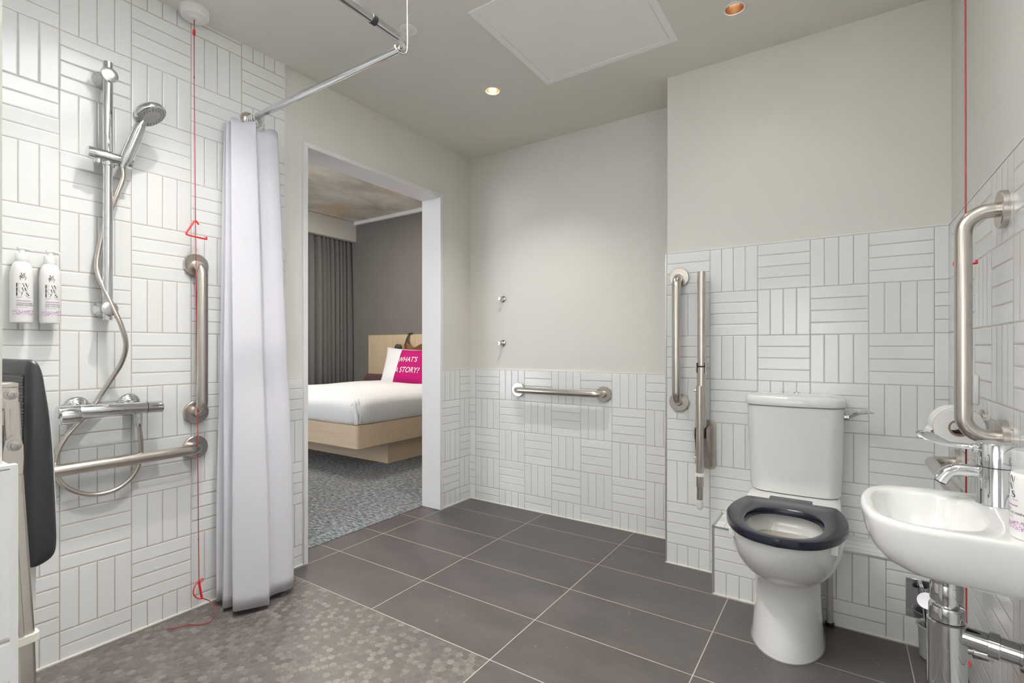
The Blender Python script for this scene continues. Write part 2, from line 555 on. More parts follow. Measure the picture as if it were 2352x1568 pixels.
# stub wall beside the shower
bm = B(); box(bm, -PX, SY - .16, 0, SX - .0105, SY - .0105, HC); struct('wall_stub', bm, MT['paint'])
bm = B()
box(bm, SX - .0105, SY - .17, 0, SX, SY, WAIN, .0012, 1)
struct('wall_stub_end_tiling', bm, MT['tile_stub'])
bm = B(); box(bm, 0, SY - .0105, 0, 1.26, SY, HC); box(bm, 1.26, SY - .0105, 0, SX - .0105, SY, WAIN)
struct('wall_stub_tiling', bm, MT['tile_stub_x'])
bm = B()
box(bm, SX - .012, SY - .17, WAIN, SX + .001, SY + .001, WAIN + .004)
box(bm, SX - .004, SY - .006, 0, SX + .0012, SY + .0012, WAIN)
struct('trim_5', bm, MT['white_trim'])
# ledge behind the toilet
LX, LZ = 1.757, .289
bm = B(); box(bm, LX, BY, 0, 2.06, TY, LZ); struct('wall_ledge', bm, MT['tile_box_a'])
bm = B(); box(bm, 2.06, BY, 0, WX, TY, LZ); struct('wall_ledge_end', bm, MT['tile_box_b'])
bm = B(); box(bm, LX + .001, BY + .004, LZ, WX, TY, LZ + .006); struct('wall_ledge_top', bm, MT['tile_top'])
# edge strips
bm = B(); box(bm, 1.488, TY - .0015, 0, 1.4945, TY + .012, HIGH); struct('trim_1', bm, MT['edge'])
bm = B()
box(bm, LX - .004, BY - .0015, 0, LX + .006, BY + .01, LZ + .006)
box(bm, LX - .004, BY - .0015, LZ + .003, LX + .006, TY, LZ + .0075)
box(bm, LX - .004, BY - .0025, LZ + .002, WX, BY + .006, LZ + .0075)
struct('trim_2', bm, MT['edge'])
bm = B()   # white beads along the tops of the tiling
box(bm, -PX, -1.425, WAIN, .0006, D0, WAIN + .004); box(bm, -PX, D1, WAIN, .0006, 0, WAIN + .004)
box(bm, 0, -.0006, WAIN, 1.497, PX, WAIN + .004)
box(bm, 1.4945, TY - .0006, HIGH, WX, TY + PX, HIGH + .005); box(bm, WX - .0006, -4.05, HIGH, WX + PX, TY, HIGH + .005)
box(bm, -.002, -1.4265, WAIN, .002, -1.4235, HC)
struct('trim_3', bm, MT['white_trim'])
bm = B()   # sealant along the floor
for a in ((0, SY, 0, .005, -1.425, .005), (0, -1.425, 0, .005, D0, .005), (0, D1, 0, .005, 0, .005), (0, -.005, 0, 1.49, 0, .005),
          (1.49, TY - .005, 0, LX - .004, TY, .005), (LX, BY - .005, 0, 1.95, BY, .005), (2.17, BY - .004, 0, WX, BY, .005)):
    box(bm, *a)
struct('baseboard_1', bm, MT['sealant'])
# door lining
bm = B(); t = .025; fx = .010
box(bm, -.158, D0, 0, fx, D0 + t, DZ, .002, 1); box(bm, -.158, D1 - t, 0, fx, D1, DZ, .002, 1)
box(bm, -.158, D0 + t - .001, DZ - t, fx, D1 - t + .001, DZ, .002, 1)
struct('door_1', bm, MT['frame'])

# ---- bedroom shell
BH = 2.95
bm = B(); box(bm, -4.4, 2.066, 0, -.158, 2.2, BH); struct('wall_bedroom_head', bm, MT['grey_wall'])
bm = B(); box(bm, -4.5, -3.7, 0, -4.3, 2.2, BH); struct('wall_bedroom_far', bm, MT['pelmet'])
bm = B()
box(bm, -4.4, -3.75, 0, -3.6, -3.6, BH); box(bm, -.8, -3.75, 0, 0, -3.6, BH)
box(bm, -3.6, -3.75, 0, -.8, -3.6, .3); box(bm, -3.6, -3.75, 2.75, -.8, -3.6, BH)
struct('wall_bedroom_window', bm, MT['pelmet'])
bm = B()
for x in (-3.6, -2.22, -.86): box(bm, x, -3.71, .3, x + .06, -3.64, 2.75)
for z in (.3, 2.69): box(bm, -3.6, -3.71, z, -.8, -3.64, z + .06)
struct('window_added', bm, MT['white_trim'])  # unseen window, added to bring light onto the bed's foot
bm = B(); box(bm, -4.4, -3.75, BH, -.01, 2.2, BH + .1); struct('ceiling_bedroom', bm, MT['concrete'])
bm = B(); box(bm, -.16, .1, 0, -.02, 2.2, BH); box(bm, -.158, -3.75, HC + .1, -.02, 2.2, BH); struct('wall_bedroom_door', bm, MT['pelmet'])
bm = B(); box(bm, -3.80, 2.03, 2.905, -.158, 2.066, BH); struct('trim_4', bm, MT['white_trim'])
bm = B(); box(bm, -3.92, -2.2, 2.662, -3.797, 2.066, 2.944); struct('trim_6', bm, MT['pelmet'])

# ================================================================== CEILING FITTINGS
def downlight(x, y, label, power):
    t = Thing('downlight', label, 'ceiling light', (x, y, HC), 'recessed ceiling downlights')
    bm = B()
    lathe(bm, [(.0345, -.0005), (.0415, -.0005), (.043, -.002), (.0415, -.0042), (.0355, -.0042), (.0345, -.002), (.0345, -.0005)], (x, y, HC), (0, 0, 1), 40, caps=False)
    t.part('trim_ring', bm, MT['white_plastic'])
    bm = B()
    lathe(bm, [(.0345, -.003), (.0335, .004), (.029, .022), (.0225, .040), (.021, .046), (.023, .048), (.036, .004), (.0352, -.003)], (x, y, HC), (0, 0, 1), 40, caps=False)
    t.part('reflector', bm, MT['gold'])
    bm = B()
    lathe(bm, [(.0, .045), (.021, .045), (.021, .055), (0, .055)], (x, y, HC), (0, 0, 1), 32, caps=False)
    t.part('lens', bm, MT['lamp'])
    la = bpy.data.lights.new('downlight_lamp', 'AREA')
    la.shape = 'DISK'; la.size = .042; la.energy = power; la.color = (1, .945, .885); la.spread = R(165)
    lo = bpy.data.objects.new('downlight_lamp', la); col.objects.link(lo)
    lo.location = (0, 0, .036); lo.parent = t.o
    return t
names = ['small recessed downlight in the ceiling by the door and access hatch', 'recessed downlight in the ceiling above the toilet wall',
         'added unseen recessed downlight over the shower wall', 'added unseen recessed downlight over the shower floor', 'added unseen recessed downlight over the basin side',
         'added unseen recessed downlight behind the basin', 'added unseen recessed downlight behind the stub wall']
for (x, y), nme, pw in zip(DL, names, (10.0, .5, 10.0, 11.0, 1.5, 1.0, 2.0)): downlight(x, y, nme, pw)

t = Thing('access_hatch', 'large square white access hatch flush in the ceiling', 'hatch', (1.297, -.906, HC))
x0, x1, y0, y1 = .967, 1.626, -1.232, -.580
bm = B()
for a in ((x0, y0, x1, y0 + .028), (x0, y1 - .028, x1, y1), (x0, y0 + .028, x0 + .028, y1 - .028), (x1 - .028, y0 + .028, x1, y1 - .028)):
    box(bm, a[0], a[1], HC - .004, a[2], a[3], HC + .001)
t.part('hatch_frame', bm, MT['hatch'])
bm = B(); box(bm, x0 + .0305, y0 + .0305, HC - .002, x1 - .0305, y1 - .0305, HC + .004, .001, 1)
t.part('hatch_panel', bm, MT['hatch'])

t = Thing('sprinkler_cover', 'small round white sprinkler cover on the ceiling beside the curtain hanger', 'sprinkler', (.687, -1.287, HC))
bm = B(); lathe(bm, [(.0, 0), (.038, 0), (.038, -.003), (.034, -.006), (.02, -.007), (0, -.007)], (.687, -1.287, HC), (0, 0, 1), 40, caps=False)
t.part('cover_plate', bm, MT['white_plastic'])
bm = B(); torus(bm, (.687, -1.287, HC - .007), (0, 0, 1), .012, .002); t.part('centre_ring', bm, MT['cream_plastic'])

# ================================================================== GRAB RAILS
def flange(t, p, n, r=.047, th=.015, parent=None):
    bm = B(); lathe(bm, [(0, 0), (r, 0), (r, th - .002), (r - .002, th), (.0, th)], p, n, 48, caps=False)
    return t.part('flange', bm, MT['steel'], parent)

def grab_rail(label, p0, p1, n, off=.060, r=.0205, bend=.050, group='grab rails'):
    p0, p1, n = V(p0), V(p1), V(n)
    t = Thing('grab_rail', label, 'grab rail', p0, group)
    bm = B(); tube(bm, fillet([p0, p0 + n * off, p1 + n * off, p1], bend, 10), r, 24)
    t.part('bar', bm, MT['steel'])
    flange(t, p0, n); flange(t, p1, n)
    return t
grab_rail('upright steel grab rail on the shower wall beside the white curtain', (0, -1.822, .809), (0, -1.822, 1.414), (1, 0, 0))
grab_rail('long horizontal steel grab rail low on the shower wall under the mixer', (0, -1.825, .665), (0, -2.53, .665), (1, 0, 0))
grab_rail('short horizontal steel grab rail on the low tiling of the back wall', (.418, 0, .798), (1.032, 0, .798), (0, -1, 0))
grab_rail('upright steel grab rail at the left edge of the toilet wall', (1.559, TY, .810), (1.559, TY, 1.421), (0, -1, 0))
grab_rail('upright steel grab rail on the right wall above the basin', (WX, -1.095, .846), (WX, -1.095, 1.418), (-1, 0, 0), .08, .0182)
grab_rail('horizontal steel grab rail on the right wall between toilet and basin', (WX, -.50, .672), (WX, -1.105, .672), (-1, 0, 0), .08, .0182)

# ---- fold-up support rail beside the toilet
X = 1.682
t = Thing('drop_down_rail', 'fold-up steel support rail raised upright beside the toilet cistern', 'support rail', (X, TY, .5))
bm = B()
o = rrect(X, .615, .049, .116, .022)
loft(bm, [[V(a, TY, b) for a, b in o], [V(a, TY - .006, b) for a, b in o]])
pl = t.part('wall_plate', bm, MT['dull_steel'])
for a, b in ((-.036, .09), (.036, .09), (.036, 0), (-.036, -.095), (.036, -.095)):
    bm = B(); lathe(bm, [(0, 0), (.006, 0), (.005, .003), (0, .003)], (X + a, TY - .006, .615 + b), (0, -1, 0), 16, caps=False)
    t.part('screw', bm, MT['brass'], pl)
for s in (-1, 1):
    bm = B()
    pts = [(TY - .006, .70), (TY - .045, .715), (TY - .105, .70), (TY - .105, .66), (TY - .060, .56), (TY - .03, .515), (TY - .006, .51)]
    loft(bm, [[V(X + s * .026, a, b) for a, b in pts], [V(X + s * .029, a, b) for a, b in pts]])
    t.part('hinge_cheek', bm, MT['dull_steel'])
ay = TY - .085
bm = B(); tube(bm, [(X, ay, .99), (X, ay, 1.43)], .0185, 24); t.part('upper_arm', bm, MT['steel'])
bm = B()
tube(bm, [(X, ay, .655), (X, ay, .985)], .0205, 24)
t.part('lower_arm', bm, MT['steel'])
bm = B()
for s in (-1, 1): box(bm, X + s * .0195, ay - .014, .958, X + s * .0225, ay + .014, 1.005)
box(bm, X - .0225, ay + .010, .99, X + .0225, ay + .022, 1.005)
for s in (-1, 1): lathe(bm, [(0, 0), (.006, 0), (.005, .004), (0, .004)], (X + s * .0225, ay, .972), (s, 0, 0), 16, caps=False)
t.part('pivot_clip', bm, MT['dull_steel'])
bm = B(); lathe(bm, [(0, 0), (.0215, 0), (.0215, .008), (0, .008)], (X, ay, .984), (0, 0, 1), 24, caps=False); t.part('black_washer', bm, MT['black'])
lg = TY - .118
bm = B(); tube(bm, [(X, lg, .435), (X, lg, .90)], .0165, 24); lgo = t.part('support_leg', bm, MT['steel'])
bm = B(); tube(bm, [(X, lg, .375), (X, lg, .47)], .0135, 20); t.part('leg_extension', bm, MT['dull_steel'], lgo)
bm = B(); torus(bm, (X, lg, .492), (0, 0, 1), .0165, .0045); lathe(bm, [(.0165, -.007), (.0205, -.007), (.0205, .007), (.0165, .007)], (X, lg, .492), (0, 0, 1), 24, caps=False)
t.part('clip_band', bm, MT['white_plastic'], lgo)
bm = B(); lathe(bm, [(.0, -.002), (.008, 0), (.0145, .010), (.0155, .045), (.0, .045)], (X, lg, .330), (0, 0, 1), 24, caps=False)
t.part('leg_tip', bm, MT['white_plastic'], lgo, 'white rubber leg tip')
bm = B()
box(bm, X - .036, TY - .062, .545, X - .030, TY - .050, .88)
t.part('link_bar', bm, MT['steel'])
for z in (.872, .555):
    bm = B(); lathe(bm, [(0, 0), (.007, 0), (.007, .012), (0, .012)], (X - .040, TY - .056, z), (1, 0, 0), 16, caps=False)
    t.part('link_bolt', bm, MT['chrome'])

# ================================================================== ROBE HOOKS
for z, lab in ((1.412, 'upper chrome robe hook on the painted back wall'), (1.109, 'lower chrome robe hook on the painted back wall just above the rail')):
    t = Thing('robe_hook', lab, 'hook', (.283, PX, z), 'chrome robe hooks')
    bm = B(); lathe(bm, [(0, 0), (.023, 0), (.0225, .004), (.016, .009), (.009, .012), (0, .012)], (.283, PX, z), (0, -1, 0), 32, caps=False); t.part('rose', bm, MT['chrome'])
    bm = B(); lathe(bm, [(.0, .010), (.006, .010), (.006, .034), (.010, .040), (.0115, .046), (.010, .051), (0, .052)], (.283, PX, z), (0, -1, 0), 24, caps=False); t.part('peg', bm, MT['chrome'])

# ================================================================== SHOWER
t = Thing('riser_rail', 'chrome riser rail with sliding holder on the tiled shower wall', 'shower rail', (.06, -2.133, 1.17))
ry, rx = -2.133, .058
bm = B(); tube(bm, [(rx, ry, 1.172), (rx, ry, 2.085)], .0145, 24)
rl = t.part('rail', bm, MT['chrome'])
for k in range(11):
    bm = B(); lathe(bm, [(0, 0), (.0016, 0), (.0016, .0006), (0, .0006)], (rx + .0142 * math.cos(-1.0), ry + .0142 * math.sin(-1.0), 1.30 + .066 * k), (math.cos(-1.0), math.sin(-1.0), 0), 10, caps=False)
    t.part('notch', bm, MT['dull_steel'], rl)
for z in (2.037, 1.211):
    bm = B()
    rings = []
    for d, a, b in ((0, .030, .030), (.006, .029, .029), (.022, .0215, .0215), (.045, .0185, .0185), (.062, .0215, .0215), (.0755, .026, .026), (.0785, .0245, .0245), (.0805, .018, .018), (.0815, .008, .008)):
        rings.append([V(d, ry + a * math.cos(q), z + b * math.sin(q)) for q in [2 * PI * k / 36 for k in range(36)]])
    loft(bm, rings)
    t.part('wall_bracket', bm, MT['satin_chrome'])
bm = B(); lathe(bm, [(0, -.066), (.0195, -.066), (.0215, -.063), (.0215, .018), (.0208, .0185), (.0208, .0195), (.0215, .020), (.0215, .060), (.0195, .063), (0, .063)], (rx + .006, ry + .006, 1.748), (0, 1, -.03), 32, caps=False)
sl = t.part('slider', bm, MT['chrome'])
bm = B(); lathe(bm, [(.0145, -.026), (.019, -.026), (.020, -.022), (.0185, -.010), (.0145, -.010)], (rx, ry, 1.744), (0, 0, 1), 28, caps=False); t.part('slider_collar', bm, MT['chrome'], sl)
bm = B(); lathe(bm, [(0, -.02), (.012, -.018), (.0135, 0), (0, .004)], (rx + .006, ry - .028, 1.737), (0, 0, 1), 24, caps=False); t.part('slider_knob', bm, MT['chrome'], sl)

t = Thing('hand_shower', 'chrome hand shower with long flexible hose held in the riser slider', 'hand shower', (.10, -2.07, 1.80))
h0, h1 = V(.070, -2.094, 1.722), V(.105, -2.052, 1.880)
ax = (h1 - h0)
bm = B(); L = ax.length
lathe(bm, [(0, 0), (.0115, 0), (.0140, .015), (.0190, .030), (.0200, .05), (.0198, .10), (.0178, L - .01), (.0155, L + .012), (.010, L + .025), (0, L + .026)], h0, ax, 32, caps=False)
t.part('handle', bm, MT['chrome'])
hn = V(.42, .40, -.80).normalized(); hc = V(.122, -2.030, 1.926)
bm = B(); lathe(bm, [(0, -.026), (.024, -.025), (.044, -.017), (.0545, -.006), (.0565, .004), (.0545, .010), (.051, .012), (.0505, .010), (0, .010)], hc, hn, 48, caps=False)
hd = t.part('head', bm, MT['chrome'])
bm = B(); lathe(bm, [(0, .0100), (.0505, .0100), (.050, .0125), (.019, .0135), (.016, .0125), (0, .0130)], hc, hn, 48, caps=False)
fc = t.part('spray_face', bm, plain('spray face grey', (.40, .40, .40), .35), hd)
u, w = frame_of(hn)
bm = B()
for rad, nn in ((.042, 26), (.034, 20)):
    for k in range(nn):
        a = 2 * PI * k / nn
        lathe(bm, [(0, 0), (.0027, 0), (.0019, .0016), (0, .0016)], hc + hn * .0125 + (u * math.cos(a) + w * math.sin(a)) * rad, hn, 8, caps=False)
t.part('nozzles', bm, plain('spray nozzle', (.13, .13, .13), .5), fc)
hose = [(.070, -2.094, 1.724), (.068, -2.092, 1.683), (.064, -2.110, 1.616), (.044, -2.130, 1.533), (.034, -2.148, 1.438), (.036, -2.156, 1.346), (.072, -2.132, 1.241), (.088, -2.105, 1.157),
        (.080, -2.087, 1.087), (.060, -2.092, 1.024), (.042, -2.117, .963), (.026, -2.162, .874), (.024, -2.192, .831), (.03, -2.239, .771), (.032, -2.266, .710),
        (.032, -2.266, .652), (.035, -2.240, .600), (.04, -2.180, .562), (.045, -2.112, .561), (.048, -2.060, .596), (.050, -2.034, .652), (.058, -2.033, .717), (.066, -2.042, .785)]
bm = B(); tube(bm, smooth_path(hose, 8), .0082, 14); ho = t.part('hose', bm, MT['steel'], None, 'flexible metal hose')
bm = B(); lathe(bm, [(0, 0), (.0098, 0), (.0115, .012), (.0105, .034), (0, .036)], (.0655, -2.0425, .783), (.05, .0, 1), 24, caps=False); t.part('hose_nut', bm, MT['chrome'], ho)

t = Thing('shower_mixer', 'chrome thermostatic bar mixer on the tiled shower wall', 'shower mixer', (.07, -2.12, .855))
mx = .068
bm = B(); lathe(bm, [(0, 0), (.0215, 0), (.022, .002), (.022, .193), (.0215, .195), (0, .195)], (mx, -2.216, .857), (0, 1, -.025), 40, caps=False); t.part('body', bm, MT['chrome'])
bm = B(); lathe(bm, [(0, 0), (.020, .0), (.0225, .003), (.0225, .057), (0, .057)], (mx, -2.2745, .8585), (0, 1, -.025), 40, caps=False)
th = t.part('temperature_handle', bm, MT['chrome'])
bm = B(); lathe(bm, [(0, -.002), (.026, 0), (.029, .02), (.026, .05), (0, .052)], (mx + .012, -2.268, .846), (0, 1, -.025), 24, caps=False); t.part('grip', bm, MT['chrome'], th)
bm = B(); lathe(bm, [(0, 0), (.0225, 0), (.0225, .047), (.021, .051), (0, .051)], (mx, -2.0195, .852), (0, 1, -.025), 40, caps=False)
fh = t.part('flow_handle', bm, MT['chrome'])
bm = B()
for k in range(7): box(bm, mx + .0215, -2.013 + .006 * k, .856, mx + .0235, -2.010 + .006 * k, .859)
t.part('flow_marks', bm, MT['ink'], fh)
for y in (-2.205, -2.052):
    bm = B(); lathe(bm, [(0, 0), (.037, 0), (.036, .006), (.030, .012), (.019, .016), (.019, .06), (0, .06)], (0, y, .868), (1, 0, -.15), 40, caps=False); t.part('wall_rose', bm, MT['chrome'])
bm = B(); lathe(bm, [(0, 0), (.011, 0), (.011, .02), (0, .02)], (mx, -2.043, .817), (0, 0, 1), 24, caps=False); t.part('outlet', bm, MT['chrome'])

# ---- bottles
def wrap(c, r, f0, s, z):
    a = f0 + s / r
    return V(c[0] + r * math.cos(a), c[1] + r * math.sin(a), z)

def add_flat(bm, pts, faces, fn, mi):
    vs = [bm.verts.new(fn(x, y)) for x, y in pts]
    for f in faces:
        try: bm.faces.new([vs[i] for i in f]).material_index = mi
        except ValueError: pass

LET = {
    'F': [[(0, 0), (.30, 0), (.30, 1), (0, 1)], [(.34, .94), (.86, .94), (.86, .70), (.80, .88), (.34, .90)], [(.42, .50), (.60, .36), (.60, .64)]],
    'I': [[(.18, 1), (.34, 1), (.62, .35), (.62, 0), (.46, 0), (.46, .35)]],
    'V': [[(0, 1), (.30, 1), (.66, 0), (.52, 0)], [(.68, .12), (.96, 1), (1.02, 1), (.71, .06)]],
    'E': [[(0, 0), (.30, 0), (.30, 1), (0, 1)], [(.34, .94), (.86, .94), (.86, .74), (.80, .88), (.34, .90)], [(.34, .10), (.80, .12), (.86, .26), (.86, .06), (.34, .06)], [(.44, .5), (.60, .36), (.60, .64)]],
    'W': [[(0, 1), (.26, 1), (.52, 0), (.42, 0)], [(.54, .1), (.72, .72), (.75, .68), (.57, .04)], [(.62, 1), (.88, 1), (1.14, 0), (1.02, 0)], [(1.16, .12), (1.42, 1), (1.48, 1), (1.19, .06)]],
    'i': [[(0, 0), (.30, 0), (.30, 1), (0, 1)]],
    'T': [[(0, .92), (.24, 1), (.30, .78), (.12, .90)], [(.62, 1), (.84, 1), (.72, .4), (.46, 0), (.40, .02), (.60, .45)]],
    'S': [[(.86, .72), (.80, .92), (.52, 1), (.24, .90), (.16, .70), (.28, .52), (.66, .34), (.70, .18), (.54, .05), (.26, .08), (.10, .30), (.06, .05), (.50, -.03), (.86, .08), (.96, .30), (.86, .48), (.44, .68), (.36, .80), (.52, .93), (.74, .88)]],
}
HAND = [[(.35, .45), (.20, .95), (.27, 1.0), (.34, .97), (.50, .52)], [(.50, .52), (.68, .97), (.76, .98), (.82, .92), (.68, .47)],
        [(.35, .45), (.14, .62), (.03, .50), (.06, .32), (.18, .22), (.17, .0)], [(.12, .58), (.26, .34), (.36, .30)], [(.27, .54), (.42, .28), (.56, .36), (.52, .44)],
        [(.68, .47), (.80, .52), (.97, .50), (1.0, .34), (.86, .18), (.82, .0)], [(.56, .36), (.72, .36)]]

def ribbon(bm, pts, wd, fn, mi):
    for a, b in zip(pts, pts[1:]):
        a = V(a[0], a[1], 0); b = V(b[0], b[1], 0)
        d = (b - a); q = V(-d.y, d.x, 0).normalized() * wd / 2; e = d.normalized() * wd * .35
        vs = [bm.verts.new(fn(p.x, p.y)) for p in (a - e + q, a - e - q, b + e - q, b + e + q)]
        bm.faces.new(vs).material_index = mi

def bottle_label(c, z0, r, f0, lines, k=1.0):
    bm = B(); rr = r + .00055
    fn = lambda s, z: wrap(c, rr, f0, s, z0 + z)
    for st in HAND: ribbon(bm, [(-.003 + (x - .5) * .0155 * k, (.135 + y * .022) * k) for x, y in st], .0011 * k, fn, 0)
    hh = .0125 * k
    for word, z, x0, wd in (('FIV', .1125, -.0185, (.0, .0125, .0205)), ('EW', .0985, -.0185, (0, .0125)), ('iTS', .0845, -.0185, (0, .0065, .0215))):
        for ch, dx in zip(word, wd):
            for poly in LET[ch]:
                sc = .0105 * k
                add_flat(bm, [((x0 + dx) * k + x * sc, z * k + y * hh) for x, y in poly], [tuple(range(len(poly)))], fn, 0)
    for sx, n, mi in ((-.0185, 9, 0), (.006, 8, 1)):
        for q in range(n): add_flat(bm, [((sx + q * .0016) * k, .0795 * k), ((sx + q * .0016 + .001) * k, .0795 * k), ((sx + q * .0016 + .001) * k, .0808 * k), ((sx + q * .0016) * k, .0808 * k)], [(0, 1, 2, 3)], fn, mi)
    for q in range(14):
        a, b = (-.018 + q * .036 / 14) * k, (-.018 + (q + 1) * .036 / 14) * k
        add_flat(bm, [(a, .0688 * k), (b, .0688 * k), (b, .0706 * k), (a, .0706 * k)], [(0, 1, 2, 3)], fn, 1)
    zz = .0595
    for sline, sz in lines:
        p, f = text_polys(sline, sz * k)
        add_flat(bm, [(x - .0185 * k, y + zz * k) for x, y in p], f, fn, 0)
        zz -= sz * .95
    rnd = random.Random(3)
    for q in range(150):
        a = rnd.uniform(-.030, .034) * k; b = rnd.uniform(.024, .041) * k; an = rnd.uniform(0, PI)
        dx, dz = math.cos(an) * .0010 * k, math.sin(an) * .0010 * k
        ribbon(bm, [(a - dx, b - dz), (a + dx, b + dz)], .0007 * k, fn, 1)
    return bm

def wall_bottle(y, z0, label, lines):
    c = (.037, y); r = .0275
    t = Thing('pump_bottle', label, 'bottle', (c[0], c[1], z0), 'wall hung pump bottles')
    bm = B(); lathe(bm, [(0, 0), (.024, 0), (.0265, .002), (r, .007), (r, .150), (.0268, .164), (.0245, .178), (.0205, .188), (.0160, .194), (.0140, .196), (0, .196)], (c[0], c[1], z0), (0, 0, 1), 48, caps=False)
    b = t.part('body', bm, MT['white_plastic'])
    t.part('printed_label', bottle_label(c, z0, r, .0, lines), [MT['ink'], MT['purple']], b, 'black and purple printed label', sharp=180)
    bm = B(); lathe(bm, [(0, .196), (.0150, .196), (.0155, .198), (.0155, .220), (.0145, .222), (0, .222)], (c[0], c[1], z0), (0, 0, 1), 32, caps=False)
    t.part('collar', bm, MT['white_plastic'])
    bm = B()
    lathe(bm, [(0, .222), (.0075, .222), (.0075, .236), (0, .236)], (c[0], c[1], z0), (0, 0, 1), 24, caps=False)
    loft(bm, [[V(c[0] + a, c[1] + dy, z0 + zz + b) for a, b in rrect(0, 0, wd, .0048, .0035, 4)] for dy, zz, wd in ((-.010, .238, .007), (-.004, .2385, .009), (.008, .2385, .008), (.019, .237, .005), (.024, .2345, .004))])
    t.part('pump_head', bm, MT['white_plastic'])
    bm = B(); box(bm, 0, y - .012, z0 + .17, c[0] - .012, y + .012, z0 + .194, .001, 1); t.part('wall_holder', bm, MT['steel'])
    return t
wall_bottle(-2.351, 1.153, 'left white pump bottle of conditioner hung on the shower tiles', [('CONDITIONER', .0064), ('APRES-SHAMPOOING', .0064), ('NET 17 FL. OZ. 500 ML', .0027)])
wall_bottle(-2.282, 1.1535, 'white pump bottle of shower gel hung nearer the riser rail', [('SHOWER GEL', .0064), ('GEL DOUCHE', .0064), ('NET 17 FL. OZ. 500 ML', .0027)])

# ---- alarm pull cords
def triangle(plane, P, s=1.0):
    """open triangular pull handle hanging from P; plane = unit vector it spreads along"""
    q = V(plane)
    pts = [(.012, -.013), (.007, -.006), (0, 0), (-.006, -.005), (-.031, -.050), (-.033, -.057), (-.027, -.062), (.036, -.066), (.041, -.063), (.041, -.056)]
    bm = B(); tube(bm, smooth_path([V(P) + q * a * s + V(0, 0, b * s) for a, b in pts], 5), .0034 * s, 10)
    return bm

t = Thing('pull_cord', 'red emergency pull cord hanging from a white ceiling switch in the shower', 'pull cord', (.063, -1.850, HC))
bm = B(); lathe(bm, [(0, 0), (.051, 0), (.0515, -.006), (.051, -.026), (.046, -.034), (.02, -.037), (.018, -.040), (.009, -.040), (0, -.040)], (.063, -1.852, HC), (0, 0, 1), 48, caps=False)
t.part('ceiling_switch', bm, MT['white_plastic'], None, 'round white ceiling switch')
bm = B(); tube(bm, [(.06, -1.852, HC - .03), (.06, -1.852, 2.16), (.06, -1.847, 1.585), (.06, -1.842, 1.07), (.06, -1.838, .55), (.06, -1.834, .13)], .0017, 8)
cd = t.part('cord', bm, MT['red_cord'])
bm = B(); lathe(bm, [(0, -.012), (.004, -.011), (.0052, -.008), (.0052, .008), (.004, .011), (0, .012)], (.06, -1.852, 2.34), (0, 0, 1), 16, caps=False); t.part('cord_joint', bm, MT['red'], cd)
for z in (2.16, .30):
    bm = B(); bmesh.ops.create_icosphere(bm, subdivisions=2, radius=.0032, matrix=Matrix.Translation((.06, -1.852 + (2.16 - z) * .0085, z)))
    t.part('knot', bm, MT['red_cord'], cd)
t.part('upper_handle', triangle((0, 1, 0), (.06, -1.847, 1.585)), MT['red'])
bm = B()
tube(bm, smooth_path([(.06, -1.834, .132), (.061, -1.832, .110), (.062, -1.828, .080), (.064, -1.8245, .058)], 5), [.0045] * 15 + [.004], 10)
t.part('lower_handle', bm, MT['red'])
bm = B()
tube(bm, smooth_path([(.06, -1.833, .130), (.062, -1.850, .118), (.062, -1.856, .09), (.063, -1.842, .066), (.064, -1.826, .056)], 5), .0022, 8)
tube(bm, smooth_path([(.06, -1.834, .130), (.06, -1.823, .137), (.06, -1.818, .128), (.06, -1.828, .122)], 5), .0018, 8)
t.part('handle_loop', bm, MT['red'])
bm = B(); tube(bm, smooth_path([(.064, -1.8245, .058), (.072, -1.800, .040), (.092, -1.790, .018), (.12, -1.801, .0035), (.149, -1.821, .0025), (.168, -1.850, .0025), (.150, -1.880, .0025), (.120, -1.896, .0025), (.108, -1.925, .0025), (.085, -1.958, .0025)], 6), .0017, 8)
t.part('cord_tail', bm, MT['red_cord'])

t = Thing('pull_cord', 'red emergency pull cord hanging by the right wall behind the basin', 'pull cord', (2.518, -.925, HC))
cx_, cy_ = 2.518, -.925
bm = B(); lathe(bm, [(0, 0), (.048, 0), (.048, -.026), (.044, -.034), (0, -.036)], (cx_, cy_, HC), (0, 0, 1), 40, caps=False); t.part('ceiling_switch', bm, MT['white_plastic'], None, 'round white ceiling switch')
bm = B(); tube(bm, [(cx_, cy_, HC - .03), (cx_, cy_ - .008, 1.36), (cx_ , cy_ - .016, .19)], .0021, 8); t.part('cord', bm, MT['red_cord'])
t.part('upper_handle', triangle((.62, -.78, 0), (cx_ - .004, cy_ - .008, 1.362), .85), MT['red'])
bm = triangle((.62, -.78, 0), (cx_, cy_ - .016, .20)); t.part('lower_handle', bm, MT['red'])
bm = B(); tube(bm, smooth_path([(cx_, cy_ - .016, .20), (cx_, cy_ - .018, .10), (cx_ + .004, cy_ - .03, .004), (cx_ + .01, cy_ - .09, .003)], 6), .0018, 8); t.part('cord_tail', bm, MT['red_cord'])

